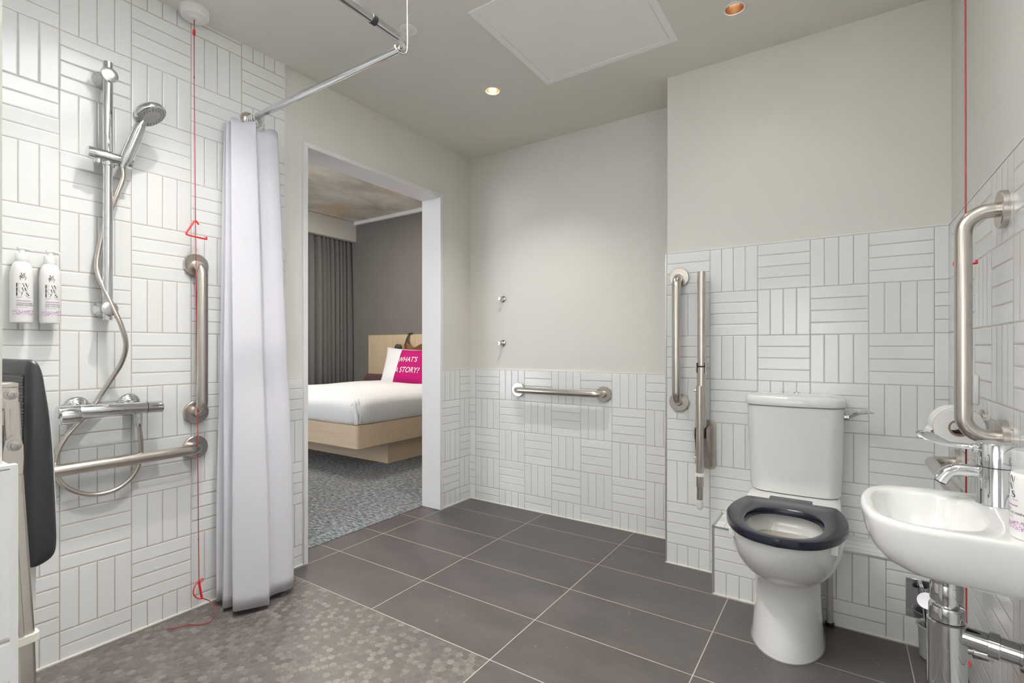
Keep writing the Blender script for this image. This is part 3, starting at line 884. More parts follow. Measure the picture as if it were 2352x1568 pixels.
# ---- curtain rail and curtain
RY, RZ, RC = -1.602, 2.098, 1.008
t = Thing('curtain_rail', 'chrome L-shaped shower curtain rail hung below the ceiling', 'curtain rail', (0, RY, RZ))
bm = B(); tube(bm, fillet([(0, RY, RZ), (RC, RY, RZ), (RC, -2.62, RZ)], .052, 12), .0135, 24); t.part('rail', bm, MT['chrome'])
bm = B(); lathe(bm, [(0, 0), (.036, 0), (.035, .006), (.028, .016), (.019, .020), (0, .020)], (0, RY, RZ), (1, 0, 0), 40, caps=False); t.part('wall_flange', bm, MT['steel'])
bm = B(); lathe(bm, [(.0132, -.009), (.0152, -.009), (.0152, .009), (.0132, .009)], (RC, -1.755, RZ), (0, 1, 0), 28, caps=False); t.part('joint_band', bm, MT['black'])
bm = B()
hx, hy = .983, -1.598
tube(bm, smooth_path([(hx, hy + .014, HC), (hx, hy + .014, 2.2), (hx + .001, hy + .014, 2.105), (hx - .004, hy + .006, 2.0825), (hx - .012, hy - .010, 2.080), (hx - .020, hy - .024, 2.092), (hx - .020, hy - .024, 2.10)], 6), .003, 10)
t.part('ceiling_hanger', bm, MT['steel'])

plan = [(.035, -1.53), (.05, -1.60), (.055, -1.70), (.068, -1.772), (.088, -1.74), (.098, -1.69), (.112, -1.73), (.132, -1.778), (.148, -1.765), (.160, -1.725), (.178, -1.745), (.212, -1.777),
        (.232, -1.752), (.252, -1.705), (.264, -1.662), (.244, -1.648), (.216, -1.640), (.206, -1.622), (.214, -1.592), (.230, -1.556), (.226, -1.520), (.190, -1.508), (.14, -1.54), (.10, -1.51), (.07, -1.55)]
def curtain_bm():
    bm = B()
    top = [(.020 + (x - .035) * .44, -1.625 + (y + 1.645) * .78) for x, y in plan]
    base = smooth_path([V(x, y, 0) for x, y in plan], 8)
    tops = smooth_path([V(x, y, 0) for x, y in top], 8)
    N = 40
    rows = []
    for k in range(N + 1):
        f = k / N
        z = .022 + (2.052 - .022) * f
        g = f ** 1.25
        row = []
        for i, (a, b) in enumerate(zip(base, tops)):
            p = a.lerp(b, g)
            sag = (f ** 10) * .024 * (.5 - .5 * math.cos(i / len(base) * 2 * PI * 5))
            wob = .004 * math.sin(f * 9 + i * .11) * (1 - f)
            low = .012 * math.sin(i * .09) * (1 - f) ** 6
            row.append(V(p.x + wob, p.y + wob * .6, z - sag + low * .4))
        rows.append(row)
    loft(bm, rows, False, False, closed=False)
    return bm
t = Thing('shower_curtain', 'white shower curtain bunched against the tiled wall', 'curtain', (.13, -1.64, 0))
cu = t.part('fabric', curtain_bm(), MT['shower_cloth'], sharp=180)
sd = cu.modifiers.new('thickness', 'SOLIDIFY'); sd.thickness = .0012
for k, x in enumerate((.036, .047, .058, .070, .088)):
    bm = B(); torus(bm, (x, RY, RZ - .016), (1, .12 * (k - 2), .1), .027, .0022, 28, 8); t.part('ring', bm, MT['white_plastic'])
ex, ey, ez = .108, -1.600, 2.040
bm = B(); torus(bm, (ex, ey, ez), (1, -.4, 0), .0085, .0022, 20, 8); t.part('eyelet', bm, MT['chrome'])

# ---- folded shower seat
t = Thing('shower_bench', 'dark grey padded shower seat folded up against the stub wall', 'shower seat', (.95, SY, .64))
prof = [(-2.5348, 1.030), (-2.5312, 1.0458), (-2.5239, 1.049), (-2.5165, 1.0414), (-2.5103, 1.022), (-2.5053, .9865), (-2.499, .9354), (-2.4945, .87), (-2.4926, .8242), (-2.4893, .7299), (-2.4887, .690), (-2.4926, .6671),
        (-2.5053, .6564), (-2.5227, .6519), (-2.531, .660), (-2.5345, .70), (-2.5360, .76), (-2.5355, .87), (-2.535, .95)]
prof0 = prof
prof = [(q.x, q.y) for q in smooth_path([V(a, b, 0) for a, b in prof0 + prof0[:1]], 4)][:-1]
cy0 = sum(a for a, b in prof) / len(prof); cz0 = sum(b for a, b in prof) / len(prof)
def pad(x0, x1, inset):
    bm = B(); rings = []
    for x, s in ((x0, .010), (x0 - .0015, .006), (x0 - .005, .002), (x0 - .012, 0), (x1 + .012, 0), (x1 + .005, .002), (x1 + .0015, .006), (x1, .010)):
        rings.append([V(x, a + (cy0 - a) * min(.9, s / .022), b + (cz0 - b) * s / .19) for a, b in prof])
    return loft(bm, rings)
t.part('seat_pad', pad(.95, .55, 0), MT['seat_grey'])
bm = B(); loft(bm, [[V(x, a, b) for a, b in ((-2.5372, .68), (-2.5352, .68), (-2.5352, 1.02), (-2.5372, 1.02))] for x in (.57, .935)]); t.part('ribbed_face', bm, MT['ribbed'])
bm = B()
ou = [(a + .0035, b) for a, b in prof0[5:12]]
loft(bm, [[V(x, a, b) for a, b in ou + [(a - .006, b) for a, b in prof0[5:12]][::-1]] for x in (.93, .56)])
t.part('underside_shell', bm, MT['white_plastic'], None, 'white underside shell')
def bar(pa, pb, wd, th):
    pa, pb = V(pa), V(pb); d = (pb - pa).normalized(); s = V(1, 0, 0); q = d.cross(s).normalized()
    loft(bm, [[p + s * a + q * b for a, b in rrect(0, 0, th / 2, wd / 2, min(th, wd) * .3, 4)] for p in (pa, pb)])
bm = B()
box(bm, 1.085, SY, 1.0085, 1.1335, -2.582, 1.0155, .001, 1); box(bm, 1.126, SY, .975, 1.132, -2.582, 1.0125, .001, 1)
box(bm, 1.085, SY, .60, 1.124, SY + .006, 1.0125, .001, 1)
t.part('wall_bracket', bm, MT['steel'])
bm = B(); bar((1.128, -2.590, .985), (1.131, -2.5875, .905), .019, .010); box(bm, 1.134, -2.5925, .93, 1.1355, -2.5875, .975)
t.part('link_bar', bm, MT['steel'])
bm = B()
loft(bm, [[V(x, a, b) for a, b in ((-2.602, .86), (-2.601, .905), (-2.598, .926), (-2.590, .934), (-2.582, .930), (-2.578, .916), (-2.5775, .895), (-2.579, .86))] for x in (1.134, 1.138)])
bar((1.136, -2.590, .87), (1.146, -2.578, .60), .024, .013); bar((1.1445, -2.5935, .87), (1.1535, -2.5825, .61), .006, .004)
leg = t.part('leg', bm, MT['steel'])
for y, z, xx in ((-2.5905, .9975, 1.132), (-2.588, .9165, 1.138)):
    bm = B(); lathe(bm, [(0, 0), (.0085, 0), (.0085, .0015), (.0055, .002), (.005, .005), (.0025, .0055), (.002, .004), (0, .004)], (xx, y, z), (1, 0, 0), 20, caps=False); t.part('bolt', bm, MT['dull_steel'])
bm = B(); bar((1.146, -2.578, .62), (1.152, -2.575, .42), .022, .0145); t.part('leg_extension', bm, MT['steel'], leg)
bm = B(); bar((1.1455, -2.5785, .616), (1.146, -2.578, .604), .033, .024); t.part('clip_band', bm, MT['cream_plastic'], leg)
bm = B(); box(bm, .93, -2.612, .93, 1.12, -2.600, .955); box(bm, .94, -2.612, .93, .95, -2.545, .955); t.part('hinge_bar', bm, MT['dull_steel'])
bm = B(); loft(bm, [[V(x, a, b) for a, b in rrect(-2.527, .610, .015, .057, .0145, 6)] for x in (.91, .88)]); t.part('hinge_arm', bm, MT['white_plastic'], None, 'white rounded hinge arm')
bm = B(); lathe(bm, [(0, 0), (.012, 0), (.011, .008), (0, .010)], (.91, -2.532, .642), (1, 0, 0), 24, caps=False); t.part('hinge_knob', bm, MT['white_plastic'])

# ================================================================== TOILET
TX = 2.058
def egg(hw, yf, yb, z, n=64, ym=None, pb=.62, cx=TX):
    """outline with a round front and a squarer back"""
    ym = yf + .55 * (yb - yf) if ym is None else ym
    out = []
    for k in range(n):
        a = 2 * PI * k / n
        c, s = math.cos(a), math.sin(a)
        if s <= 0: out.append(V(cx + hw * c, ym + (ym - yf) * s, z))
        else: out.append(V(cx + hw * math.copysign(abs(c) ** pb, c), ym + (yb - ym) * s ** pb, z))
    return out

t = Thing('toilet', 'white close-coupled toilet with dark navy seat in front of the tiled ledge', 'toilet', (TX, -.7, 0))
rings = [egg(a, b, c, z, ym=m) for z, a, b, c, m in (
    (0, .118, -.888, -.515, -.70), (.012, .1175, -.887, -.515, -.70), (.06, .1135, -.875, -.515, -.70), (.12, .109, -.862, -.515, -.70), (.19, .107, -.852, -.515, -.70), (.24, .107, -.852, -.515, -.70),
    (.262, .110, -.868, -.514, -.71), (.272, .118, -.905, -.514, -.73), (.285, .128, -.938, -.514, -.75), (.305, .145, -.966, -.50, -.76), (.335, .160, -.994, -.47, -.77), (.37, .171, -1.016, -.46, -.78),
    (.41, .1775, -1.032, -.46, -.79), (.436, .179, -1.037, -.46, -.79), (.444, .176, -1.034, -.462, -.79), (.447, .170, -1.027, -.468, -.79),
    (.446, .132, -.990, -.66, -.82), (.440, .124, -.982, -.668, -.82), (.40, .121, -.975, -.675, -.82), (.35, .108, -.955, -.69, -.82), (.31, .085, -.925, -.715, -.82), (.285, .06, -.89, -.75, -.82))]
bm = B(); loft(bm, rings)
# rear deck that carries the cistern
dk = []
for z, hw, yf in ((.297, .150, -.50), (.33, .160, -.53), (.40, .166, -.55), (.448, .168, -.553), (.457, .165, -.548), (.461, .158, -.535)):
    dk.append([V(TX + a, b, z) for a, b in rrect(0, (yf - .305) / 2, hw, (-.305 - yf) / 2, .05, 8)])
loft(bm, dk)
pan = t.part('pan', bm, MT['ceramic'], sharp=50)
bm = B(); loft(bm, [egg(.1155, -.968, -.682, .3795, ym=-.82), egg(.1155, -.968, -.682, .380, ym=-.82)]); t.part('bowl_shade', bm, MT['bowl_shade'], pan, 'tan disc painting the shade of the lower bowl')  # disc set high, its tan standing for the bowl's shaded lower part
bm = B(); loft(bm, [egg(.1205, -.8915, -.5125, 0, ym=-.70), egg(.1205, -.8915, -.5125, .004, ym=-.70)]); t.part('floor_seal', bm, plain('grey sealant', (.20, .20, .195), .5), pan)

def dshape(hw, yb, yf, z, r, bow, n=10):
    """flat back, bowed front"""
    P = []
    for i, (x, y) in enumerate(rrect(0, (yb + yf) / 2, hw, (yb - yf) / 2, r, n)): P.append((x, y, i))
    res = []
    for (xa, ya, i), (xb, yb_, k) in zip(P, P[1:] + P[:1]):
        m = 14 if i in (n, 3 * n + 2) else 1
        for q in range(m):
            x = xa + (xb - xa) * q / m; y = ya + (yb_ - ya) * q / m
            kk = max(0, min(1, (yb - y) / (yb - yf)))
            res.append(V(TX + x, y - bow * kk * (1 - (x / hw) ** 2), z))
    return res
bm = B()
loft(bm, [dshape(*a) for a in ((.150, -.306, -.425, .462, .05, .015), (.163, -.306, -.432, .466, .05, .018), (.167, -.306, -.434, .476, .05, .02), (.171, -.306, -.440, .58, .05, .022), (.1765, -.306, -.447, .74, .05, .024), (.1785, -.306, -.450, .829, .05, .025), (.170, -.306, -.445, .831, .05, .025))])
cis = t.part('cistern', bm, MT['ceramic'])
bm = B()
loft(bm, [dshape(*a) for a in ((.174, -.305, -.449, .8335, .05, .026), (.1835, -.305, -.4555, .8335, .052, .027), (.185, -.305, -.457, .837, .052, .027), (.184, -.305, -.456, .862, .052, .027), (.180, -.305, -.452, .8705, .052, .027), (.171, -.307, -.443, .875, .05, .026), (.14, -.312, -.42, .879, .045, .022), (.08, -.325, -.39, .8815, .03, .015))])
lid = t.part('cistern_lid', bm, MT['ceramic'])
bm = B(); lathe(bm, [(0, .879), (.013, .879), (.013, .884), (.010, .886), (0, .886)], (TX + .008, -.362, 0), (0, 0, 1), 28, caps=False); t.part('button', bm, MT['chrome'], lid)
bm = B(); lz = .793; lx = TX + .1775
lathe(bm, [(0, 0), (.017, 0), (.017, .004), (.013, .006), (.013, .010), (.016, .011), (.016, .015), (0, .016)], (lx, -.392, lz), (1, 0, 0), 24, caps=False)
rings = []
for x, y, z, a, b in ((.012, -.394, -.004, .011, .007), (.020, -.400, .004, .012, .007), (.028, -.406, .012, .015, .0085), (.040, -.416, .022, .022, .010), (.056, -.424, .028, .028, .009), (.076, -.427, .029, .026, .007), (.091, -.427, .028, .016, .0045), (.098, -.421, .028, .004, .001)):
    rings.append([V(lx + x, y + a * math.cos(q), lz + z + b * math.sin(q)) for q in [2 * PI * k / 20 for k in range(20)]])
loft(bm, rings)
t.part('flush_lever', bm, MT['chrome'], None, 'chrome paddle flush lever')

def radial(half, cen, n=96):
    """closed outline from half a profile (dx, y), sampled by angle about cen"""
    pts = [(dx, y) for dx, y in half] + [(-dx, y) for dx, y in half[::-1] if dx > 1e-6]
    out = []
    for k in range(n):
        a = 2 * PI * k / n - PI / 2
        d = (math.cos(a), math.sin(a)); best = 0
        for (x0, y0), (x1, y1) in zip(pts, pts[1:] + pts[:1]):
            ex, ey = x1 - x0, y1 - y0
            det = d[0] * -ey + d[1] * ex
            if abs(det) < 1e-12: continue
            px_, py_ = x0, y0 - cen
            s = (px_ * -ey + py_ * ex) / det
            q = (d[0] * py_ - d[1] * px_) / det
            if -1e-6 <= q <= 1 + 1e-6 and s > best: best = s
        out.append((d[0] * best, cen + d[1] * best))
    return out
def dense(half):
    return [(p.x, p.y) for p in smooth_path([V(a, b, 0) for a, b in half], 6)]
so = dense([(0, -1.056), (.07, -1.040), (.122, -1.0), (.160, -.935), (.182, -.86), (.1895, -.80), (.185, -.715), (.170, -.640), (.153, -.589)]) + [(.148, -.5875), (.077, -.5875), (.074, -.5875), (0, -.5875)]
si = dense([(0, -1.012), (.05, -1.002), (.09, -.968), (.113, -.912), (.1185, -.86), (.113, -.79), (.09, -.735), (.05, -.706), (0, -.699)])
O = radial(so, -.85, 128); I = radial(si, -.85, 128)
cs = [(TX, -.85)]
def sc(L, k, z): return [V(TX + x * k, -.85 + (y + .85) * k, z) for x, y in L]
bm = B()
loft(bm, [sc(O, .985, .4485), sc(O, 1.0, .452), sc(O, 1.0, .468), sc(O, .992, .4735), sc(O, .975, .4755), sc(I, 1.09, .4745), sc(I, 1.02, .472), sc(I, .995, .466), sc(I, .995, .4485), sc(O, .985, .4485)], False, False)
bmesh.ops.remove_doubles(bm, verts=bm.verts, dist=1e-6)
seat = t.part('seat', bm, MT['navy'], None, 'dark navy plastic ring seat')
bm = B(); box(bm, TX - .074, -.59, .452, TX + .074, -.541, .4745, .002, 1); t.part('hinge_block', bm, MT['navy'], seat)
for s in (-1, 1):
    bm = B(); box(bm, TX + s * .150 - .010, -.945, .418, TX + s * .150 + .010, -.925, .4495, .004, 2); t.part('buffer', bm, MT['white_plastic'], seat)

t = Thing('waste_pipe', 'slim grey upright pipe behind the toilet pan against the ledge', 'pipe', (2.188, -.53, 0))
bm = B(); tube(bm, [(2.188, -.528, .0), (2.188, -.528, .268)], .0105, 16); t.part('pipe', bm, plain('grey pipe', (.42, .40, .38), .35))
bm = B(); lathe(bm, [(.0, 0), (.0155, 0), (.0155, .012), (.011, .014), (0, .014)], (2.188, -.528, .001), (0, 0, 1), 20, caps=False); t.part('floor_collar', bm, MT['black'])

# ---- toilet roll
t = Thing('toilet_roll_holder', 'steel toilet roll holder on the right wall behind the upright rail', 'toilet roll holder', (WX, -.93, .86))
bm = B(); lathe(bm, [(0, 0), (.028, 0), (.028, .006), (.024, .010), (0, .010)], (WX, -.86, .866), (-1, 0, 0), 32, caps=False); t.part('rose', bm, MT['steel'])
bm = B(); tube(bm, fillet([(WX, -.86, .866), (2.497, -.86, .866), (2.497, -1.000, .866)], .018, 6), .0075, 16); t.part('arm', bm, MT['steel'])
rc = V(2.497, 0, .851)
bm = B()
def disc(r, y): return [V(rc.x + r * math.cos(2 * PI * k / 48), y, rc.z + r * math.sin(2 * PI * k / 48)) for k in range(48)]
loft(bm, [disc(.0235, -.885), disc(.054, -.885), disc(.056, -.888), disc(.056, -.980), disc(.054, -.983), disc(.0235, -.983), disc(.0235, -.885)], False, False)
# loose tail of paper folded over the left side
tl = [[V(rc.x + .0566 * math.cos(a), y, rc.z + .0566 * math.sin(a)) for y in (-.886, -.93, -.982)] for a in [R(100 + 8 * k) for k in range(12)]]
tl += [[V(rc.x - .058 - .003 * k, y, rc.z - .002 - .011 * k) for y in (-.886, -.93, -.982 + .004 * k)] for k in range(1, 3)]
loft(bm, tl, False, False, closed=False)
r_ = mesh_obj('toilet_roll', bm, MT['paper'], None, (2.486, -.93, .862))
tag(r_, 'white toilet roll with a loose paper end hung by the right wall', 'toilet roll')
bm = B(); loft(bm, [disc(.0235, -.9835), disc(.0235, -.884), disc(.0185, -.884), disc(.0185, -.9835), disc(.0235, -.9835)], False, False)
mesh_obj('card_core', bm, MT['card'], r_, (2.486, -.93, .862))

bm = B(); box(bm, WX - .012, -.803, .905, WX, -.703, .991, .003, 2)
sw = mesh_obj('wall_switch', bm, MT['white_plastic'], None, (WX, -.753, .948)); tag(sw, 'white square plate on the right wall above the toilet roll', 'switch')
bm = B(); box(bm, WX - .0145, -.780, .928, WX - .010, -.726, .968, .002, 1); mesh_obj('rocker', bm, MT['white_plastic'], sw, (WX, -.753, .948))

# ---- toilet brush
t = Thing('toilet_brush', 'toilet brush in a frosted cup under the basin below a chrome plate', 'toilet brush', (2.490, -.572, 0))
bx, by = 2.492, -.572
bm = B(); lathe(bm, [(0, 0), (.036, 0), (.040, .004), (.0435, .10), (.0475, .106), (.0495, .112), (.047, .114), (.041, .108), (.037, .02), (0, .012)], (bx, by, .001), (0, 0, 1), 40, caps=False); t.part('cup', bm, MT['frosted'])
bm = B(); tube(bm, [(bx, by, .02), (bx - .008, by - .004, .10), (bx - .018, by - .012, .192)], [.02, .0165, .0165], 24); hb = t.part('brush_handle', bm, MT['chrome'])
bm = B(); lathe(bm, [(0, -.003), (.026, -.003), (.029, .0), (.028, .003), (0, .004)], (bx - .0195, by - .016, .2), (-.25, -.75, .62), 40, caps=False); t.part('handle_cap', bm, plain('brushed cap', (.36, .36, .37), .38, .35), hb)
bm = B(); box(bm, 2.420, BY - .004, .103, 2.512, BY, .242, .001, 1); t.part('wall_plate', bm, MT['chrome'])
bm = B(); box(bm, 2.455, BY - .05, .228, 2.466, BY - .004, .236, .001, 1); tube(bm, [(2.460, BY - .046, .232), (2.460, BY - .046, .205)], .005, 12); t.part('hook', bm, MT['chrome'])

# ================================================================== BASIN
bo = [(WX - .0005, -1.283), (2.50, -1.280), (2.44, -1.278), (2.375, -1.282), (2.318, -1.298), (2.283, -1.334), (2.267, -1.39), (2.2615, -1.458), (2.2655, -1.525), (2.281, -1.581), (2.316, -1.6175), (2.375, -1.630), (2.44, -1.6345), (2.50, -1.637), (WX - .0005, -1.637)]
def sample_poly(P, cen, n):
    """closed outline sampled by angle about cen"""
    out = []
    for k in range(n):
        a = 2 * PI * k / n; d = (math.cos(a), math.sin(a)); best = 0
        for (x0, y0), (x1, y1) in zip(P, P[1:] + P[:1]):
            ex, ey = x1 - x0, y1 - y0
            det = -d[0] * ey + d[1] * ex
            if abs(det) < 1e-12: continue
            ax, ay = x0 - cen[0], y0 - cen[1]
            s = (-ax * ey + ay * ex) / det; q = (d[0] * ay - d[1] * ax) / det
            if -1e-6 <= q <= 1 + 1e-6 and s > best: best = s
        out.append((cen[0] + d[0] * best, cen[1] + d[1] * best))
    return out
sm = [(p.x, p.y) for p in smooth_path([V(a, b, 0) for a, b in bo], 6)]
bc = (2.42, -1.457)
NB = 120
OB = sample_poly(sm, bc, NB)
def inset(L, d, z, keep=True):
    """move an outline inward, keeping the wall side on the wall"""
    n = len(L); out = []
    for i, (x, y) in enumerate(L):
        (xa, ya), (xb, yb) = L[i - 1], L[(i + 1) % n]
        tx, ty = xb - xa, yb - ya; l = math.hypot(tx, ty) or 1
        nx, ny = -ty / l, tx / l
        X_, Y_ = x + nx * d, y + ny * d
        if keep and x > WX - .012: X_ = x; Y_ = y + max(-d, min(d, (bc[1] - y) * .9))
        out.append(V(X_, Y_, z))
    return out
def scale_ring(L, kx, ky, z):
    out = []
    for x, y in L:
        X_ = WX - .0005 - (WX - .0005 - x) * kx
        out.append(V(X_, bc[1] + (y - bc[1]) * ky, z))
    return out
def se(cx, cy, hx, hy, p, z):
    out = []
    for x, y in OB:
        a = math.atan2(y - bc[1], x - bc[0]); c, s = math.cos(a), math.sin(a)
        k = (abs(c / hx) ** p + abs(s / hy) ** p) ** (-1 / p)
        out.append(V(cx + c * k, cy + s * k, z))
    return out
BZ = .74
rings = [scale_ring(OB, .35, .30, .630), scale_ring(OB, .62, .60, .629), scale_ring(OB, .76, .76, .632), scale_ring(OB, .84, .845, .638), scale_ring(OB, .90, .905, .649), scale_ring(OB, .948, .95, .666), scale_ring(OB, .975, .977, .687),
         scale_ring(OB, .992, .993, .712), scale_ring(OB, 1, 1, .728), scale_ring(OB, .998, .998, .735), scale_ring(OB, .988, .989, .7395), scale_ring(OB, .975, .978, BZ)]
ic = (2.371, -1.466)
rings += [se(*ic, .0925, .142, 2.8, .7395), se(*ic, .0885, .138, 2.8, .737), se(*ic, .0855, .134, 2.8, .729), se(*ic, .080, .124, 2.7, .70), se(*ic, .071, .108, 2.6, .672), se(*ic, .055, .083, 2.4, .652), se(*ic, .03, .045, 2, .643), se(*ic, .019, .019, 2, .641)]
t = Thing('wash_basin', 'small white wash basin fixed to the right wall', 'basin', (WX, -1.457, .74))
bm = B(); loft(bm, rings); bs = t.part('bowl', bm, MT['ceramic'], sharp=60)
bm = B(); lathe(bm, [(0, 0), (.019, 0), (.021, .002), (.019, .0035), (0, .0035)], (ic[0], ic[1], .6405), (0, 0, 1), 32, caps=False); t.part('waste', bm, MT['chrome'])
bm = B(); 
rr = [V(2.4545, -1.530 + .006 * math.cos(q), .712 + .012 * math.sin(q)) for q in [2 * PI * k / 24 for k in range(24)]]
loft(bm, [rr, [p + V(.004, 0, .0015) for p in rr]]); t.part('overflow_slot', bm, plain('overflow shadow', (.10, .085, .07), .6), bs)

t = Thing('basin_tap', 'chrome lever mixer tap standing on the wash basin', 'tap', (2.502, -1.356, BZ))
tx, ty = 2.502, -1.356
bm = B(); lathe(bm, [(0, 0), (.0345, 0), (.0345, .002), (.0335, .004), (.0335, .079), (0, .079)], (tx, ty, BZ), (0, 0, 1), 56, caps=False); t.part('body', bm, MT['chrome'])
bm = B(); lathe(bm, [(0, .0805), (.0335, .0805), (.0335, .127), (.032, .130), (0, .131)], (tx, ty, BZ), (0, 0, 1), 56, caps=False); lv = t.part('lever_head', bm, MT['chrome'])
bm = B(); rings = []
for x, z, a, b in ((-.030, .1165, .0078, .0078), (-.039, .117, .008, .008), (-.0415, .1175, .0055, .0050), (-.060, .1185, .0055, .0045), (-.076, .1195, .0060, .0042), (-.086, .123, .0095, .0038), (-.096, .128, .0135, .0034), (-.108, .1325, .0155, .0032), (-.121, .1365, .0150, .003), (-.131, .139, .010, .0025), (-.1355, .140, .002, .001)):
    rings.append([V(tx + x, ty - .004 + a * math.cos(q), BZ + z + b * math.sin(q) - a * math.cos(q) * -.55) for q in [2 * PI * k / 24 for k in range(24)]])
loft(bm, rings); t.part('lever', bm, MT['chrome'], lv)
bm = B(); tube(bm, smooth_path([(tx - .02, ty, BZ + .064), (tx - .045, ty - .002, BZ + .0655), (tx - .066, ty - .003, BZ + .065), (tx - .080, ty - .004, BZ + .057), (tx - .089, ty - .005, BZ + .044), (tx - .0925, ty - .005, BZ + .037)], 7), .0135, 28); sp = t.part('spout', bm, MT['chrome'])
bm = B(); lathe(bm, [(0, 0), (.0105, 0), (.0105, .003), (0, .003)], (tx - .0925, ty - .005, BZ + .037), (-.45, 0, -.9), 24, caps=False); t.part('aerator', bm, MT['black'], sp)

t = Thing('bottle_trap', 'chrome bottle trap and waste pipe under the wash basin', 'waste trap', (2.41, -1.45, .62))
qx, qy = 2.408, -1.452
bm = B(); lathe(bm, [(0, .6295), (.050, .6295), (.050, .622), (.040, .611), (.028, .598), (0, .598)], (qx, qy, 0), (0, 0, 1), 40, caps=False); t.part('rubber_seal', bm, MT['black'])
bm = B(); lathe(bm, [(0, .600), (.0265, .600), (.0275, .597), (.0265, .594), (.0275, .591), (.0265, .588), (.0275, .585), (.0275, .550), (.0205, .549), (.0205, .52), (0, .52)], (qx, qy, 0), (0, 0, 1), 48, caps=False); t.part('tailpiece', bm, MT['chrome'])
bm = B(); lathe(bm, [(0, .541), (.0215, .541), (.0285, .540), (.0295, .537), (.0295, .512), (0, .512)], (qx, qy, 0), (0, 0, 1), 48, caps=False); t.part('upper_nut', bm, MT['chrome'])
bm = B(); lathe(bm, [(0, .5105), (.0295, .5105), (.0325, .508), (.0325, .36), (.030, .348), (.02, .34), (0, .338)], (qx, qy, 0), (0, 0, 1), 56, caps=False); t.part('trap_body', bm, MT['chrome'])
od = V(1, -.24, -.03).normalized(); os_ = V(qx, qy, .489)
bm = B(); lathe(bm, [(.0205, .018), (.0205, .175), (0, .175)], os_, od, 36, caps=False); op = t.part('outlet_pipe', bm, MT['chrome'])
bm = B(); lathe(bm, [(.021, .062), (.0245, .063), (.0245, .079), (.021, .080)], os_, od, 36, caps=False); t.part('collar', bm, MT['chrome'], op)
bm = B(); lathe(bm, [(.020, .106), (.0222, .107), (.0222, .111), (.020, .112)], os_, od, 36, caps=False); t.part('joint_ring', bm, MT['chrome'], op)
bm = B(); lathe(bm, [(.021, .138), (.0255, .139), (.0255, .150), (.021, .151)], os_, od, 36, caps=False); t.part('wall_collar', bm, MT['dull_steel'], op)

t = Thing('isolation_valve', 'small chrome valve on the right wall under the waste pipe', 'valve', (WX, -1.235, .34))
bm = B(); lathe(bm, [(0, 0), (.008, 0), (.008, .05), (.016, .05), (.016, .085), (.010, .086), (.010, .10), (0, .10)], (WX, -1.235, .361), (-1, 0, 0), 24, caps=False); t.part('valve_body', bm, MT['chrome'])
bm = B(); lathe(bm, [(0, 0), (.022, 0), (.021, .004), (0, .005)], (WX, -1.235, .361), (-1, 0, 0), 24, caps=False); t.part('valve_rose', bm, MT['chrome'])

# ---- hand wash at the basin edge
hc_, hr = (2.5085, -1.590), .0345
t = Thing('hand_wash_bottle', 'squat white hand wash bottle on the near end of the basin', 'bottle', (hc_[0], hc_[1], BZ))
bm = B(); lathe(bm, [(0, 0), (.031, 0), (.0335, .002), (hr, .007), (hr, .106), (.0325, .1125), (.029, .115), (0, .1155)], (hc_[0], hc_[1], BZ), (0, 0, 1), 64, caps=False); bb = t.part('body', bm, MT['white_plastic'])
lb = bottle_label(hc_, BZ - .006, hr, R(188), [('SAVON', .0066), ('POUR LES MAINS', .0066), ('NET 10 FL. OZ. 300 ML', .0027)], .92)
t.part('printed_label', lb, [MT['ink'], MT['purple']], bb, 'black and purple printed label', sharp=180)
bm = B(); lathe(bm, [(.0315, .114), (.0325, .116), (.0325, .150), (.030, .153), (.029, .152), (.031, .149), (.031, .116), (.0315, .114)], (hc_[0], hc_[1], BZ), (0, 0, 1), 56, caps=False); t.part('clear_cap', bm, MT['clear'], None, 'clear plastic sleeve on top')

# ================================================================== BEDROOM
BX1, BY0 = -1.189, -.034
t = Thing('bed', 'wide bed with white bedding on a pale oak platform in the bedroom', 'bed', (-2.1, 1.0, 0))
bm = B(); box(bm, -2.90, .406, .004, -1.295, 1.965, .222); t.part('plinth', bm, MT['oak_x'])
bm = B(); loft(bm, [[V(a, b, z) for a, b in rrect((-2.99 + BX1) / 2, (BY0 + 1.965) / 2, (BX1 + 2.99) / 2, (1.965 - BY0) / 2, .03, 6)] for z in (.22, .415)]); t.part('platform', bm, MT['oak_x'])
def duvet():
    bm = B()
    x0, x1, y0, y1 = -2.965, BX1 + .02 - .025, BY0 + .012, 1.955
    cxm, cym = (x0 + x1) / 2, (y0 + y1) / 2
    hx, hy = (x1 - x0) / 2, (y1 - y0) / 2
    rings = []
    for d, z in ((.05, .412), (.012, .418), (-.004, .45), (-.022, .495), (-.030, .54), (-.024, .58), (-.004, .612), (.03, .637), (.08, .653), (.16, .663), (.25, .667), (.5, .668), (.8, .668)):
        P = rrect(cxm, cym, hx - d, hy - d, max(.11 - d * .06, .02), 8)
        res = []
        for (xa, ya), (xb, yb) in zip(P, P[1:] + P[:1]):
            n = 36 if len(res) % 44 == 8 else 1
            for q in range(n):
                x = xa + (xb - xa) * q / n; y = ya + (yb - ya) * q / n
                w_ = .004 * math.sin(x * 9 + z * 14) + .004 * math.sin(y * 7 - z * 11)
                res.append(V(x, y, z + w_ * (1 if z > .6 else .3)))
        rings.append(res)
    loft(bm, rings)
    return bm
du = t.part('duvet', duvet(), MT['sheet'], sharp=80)
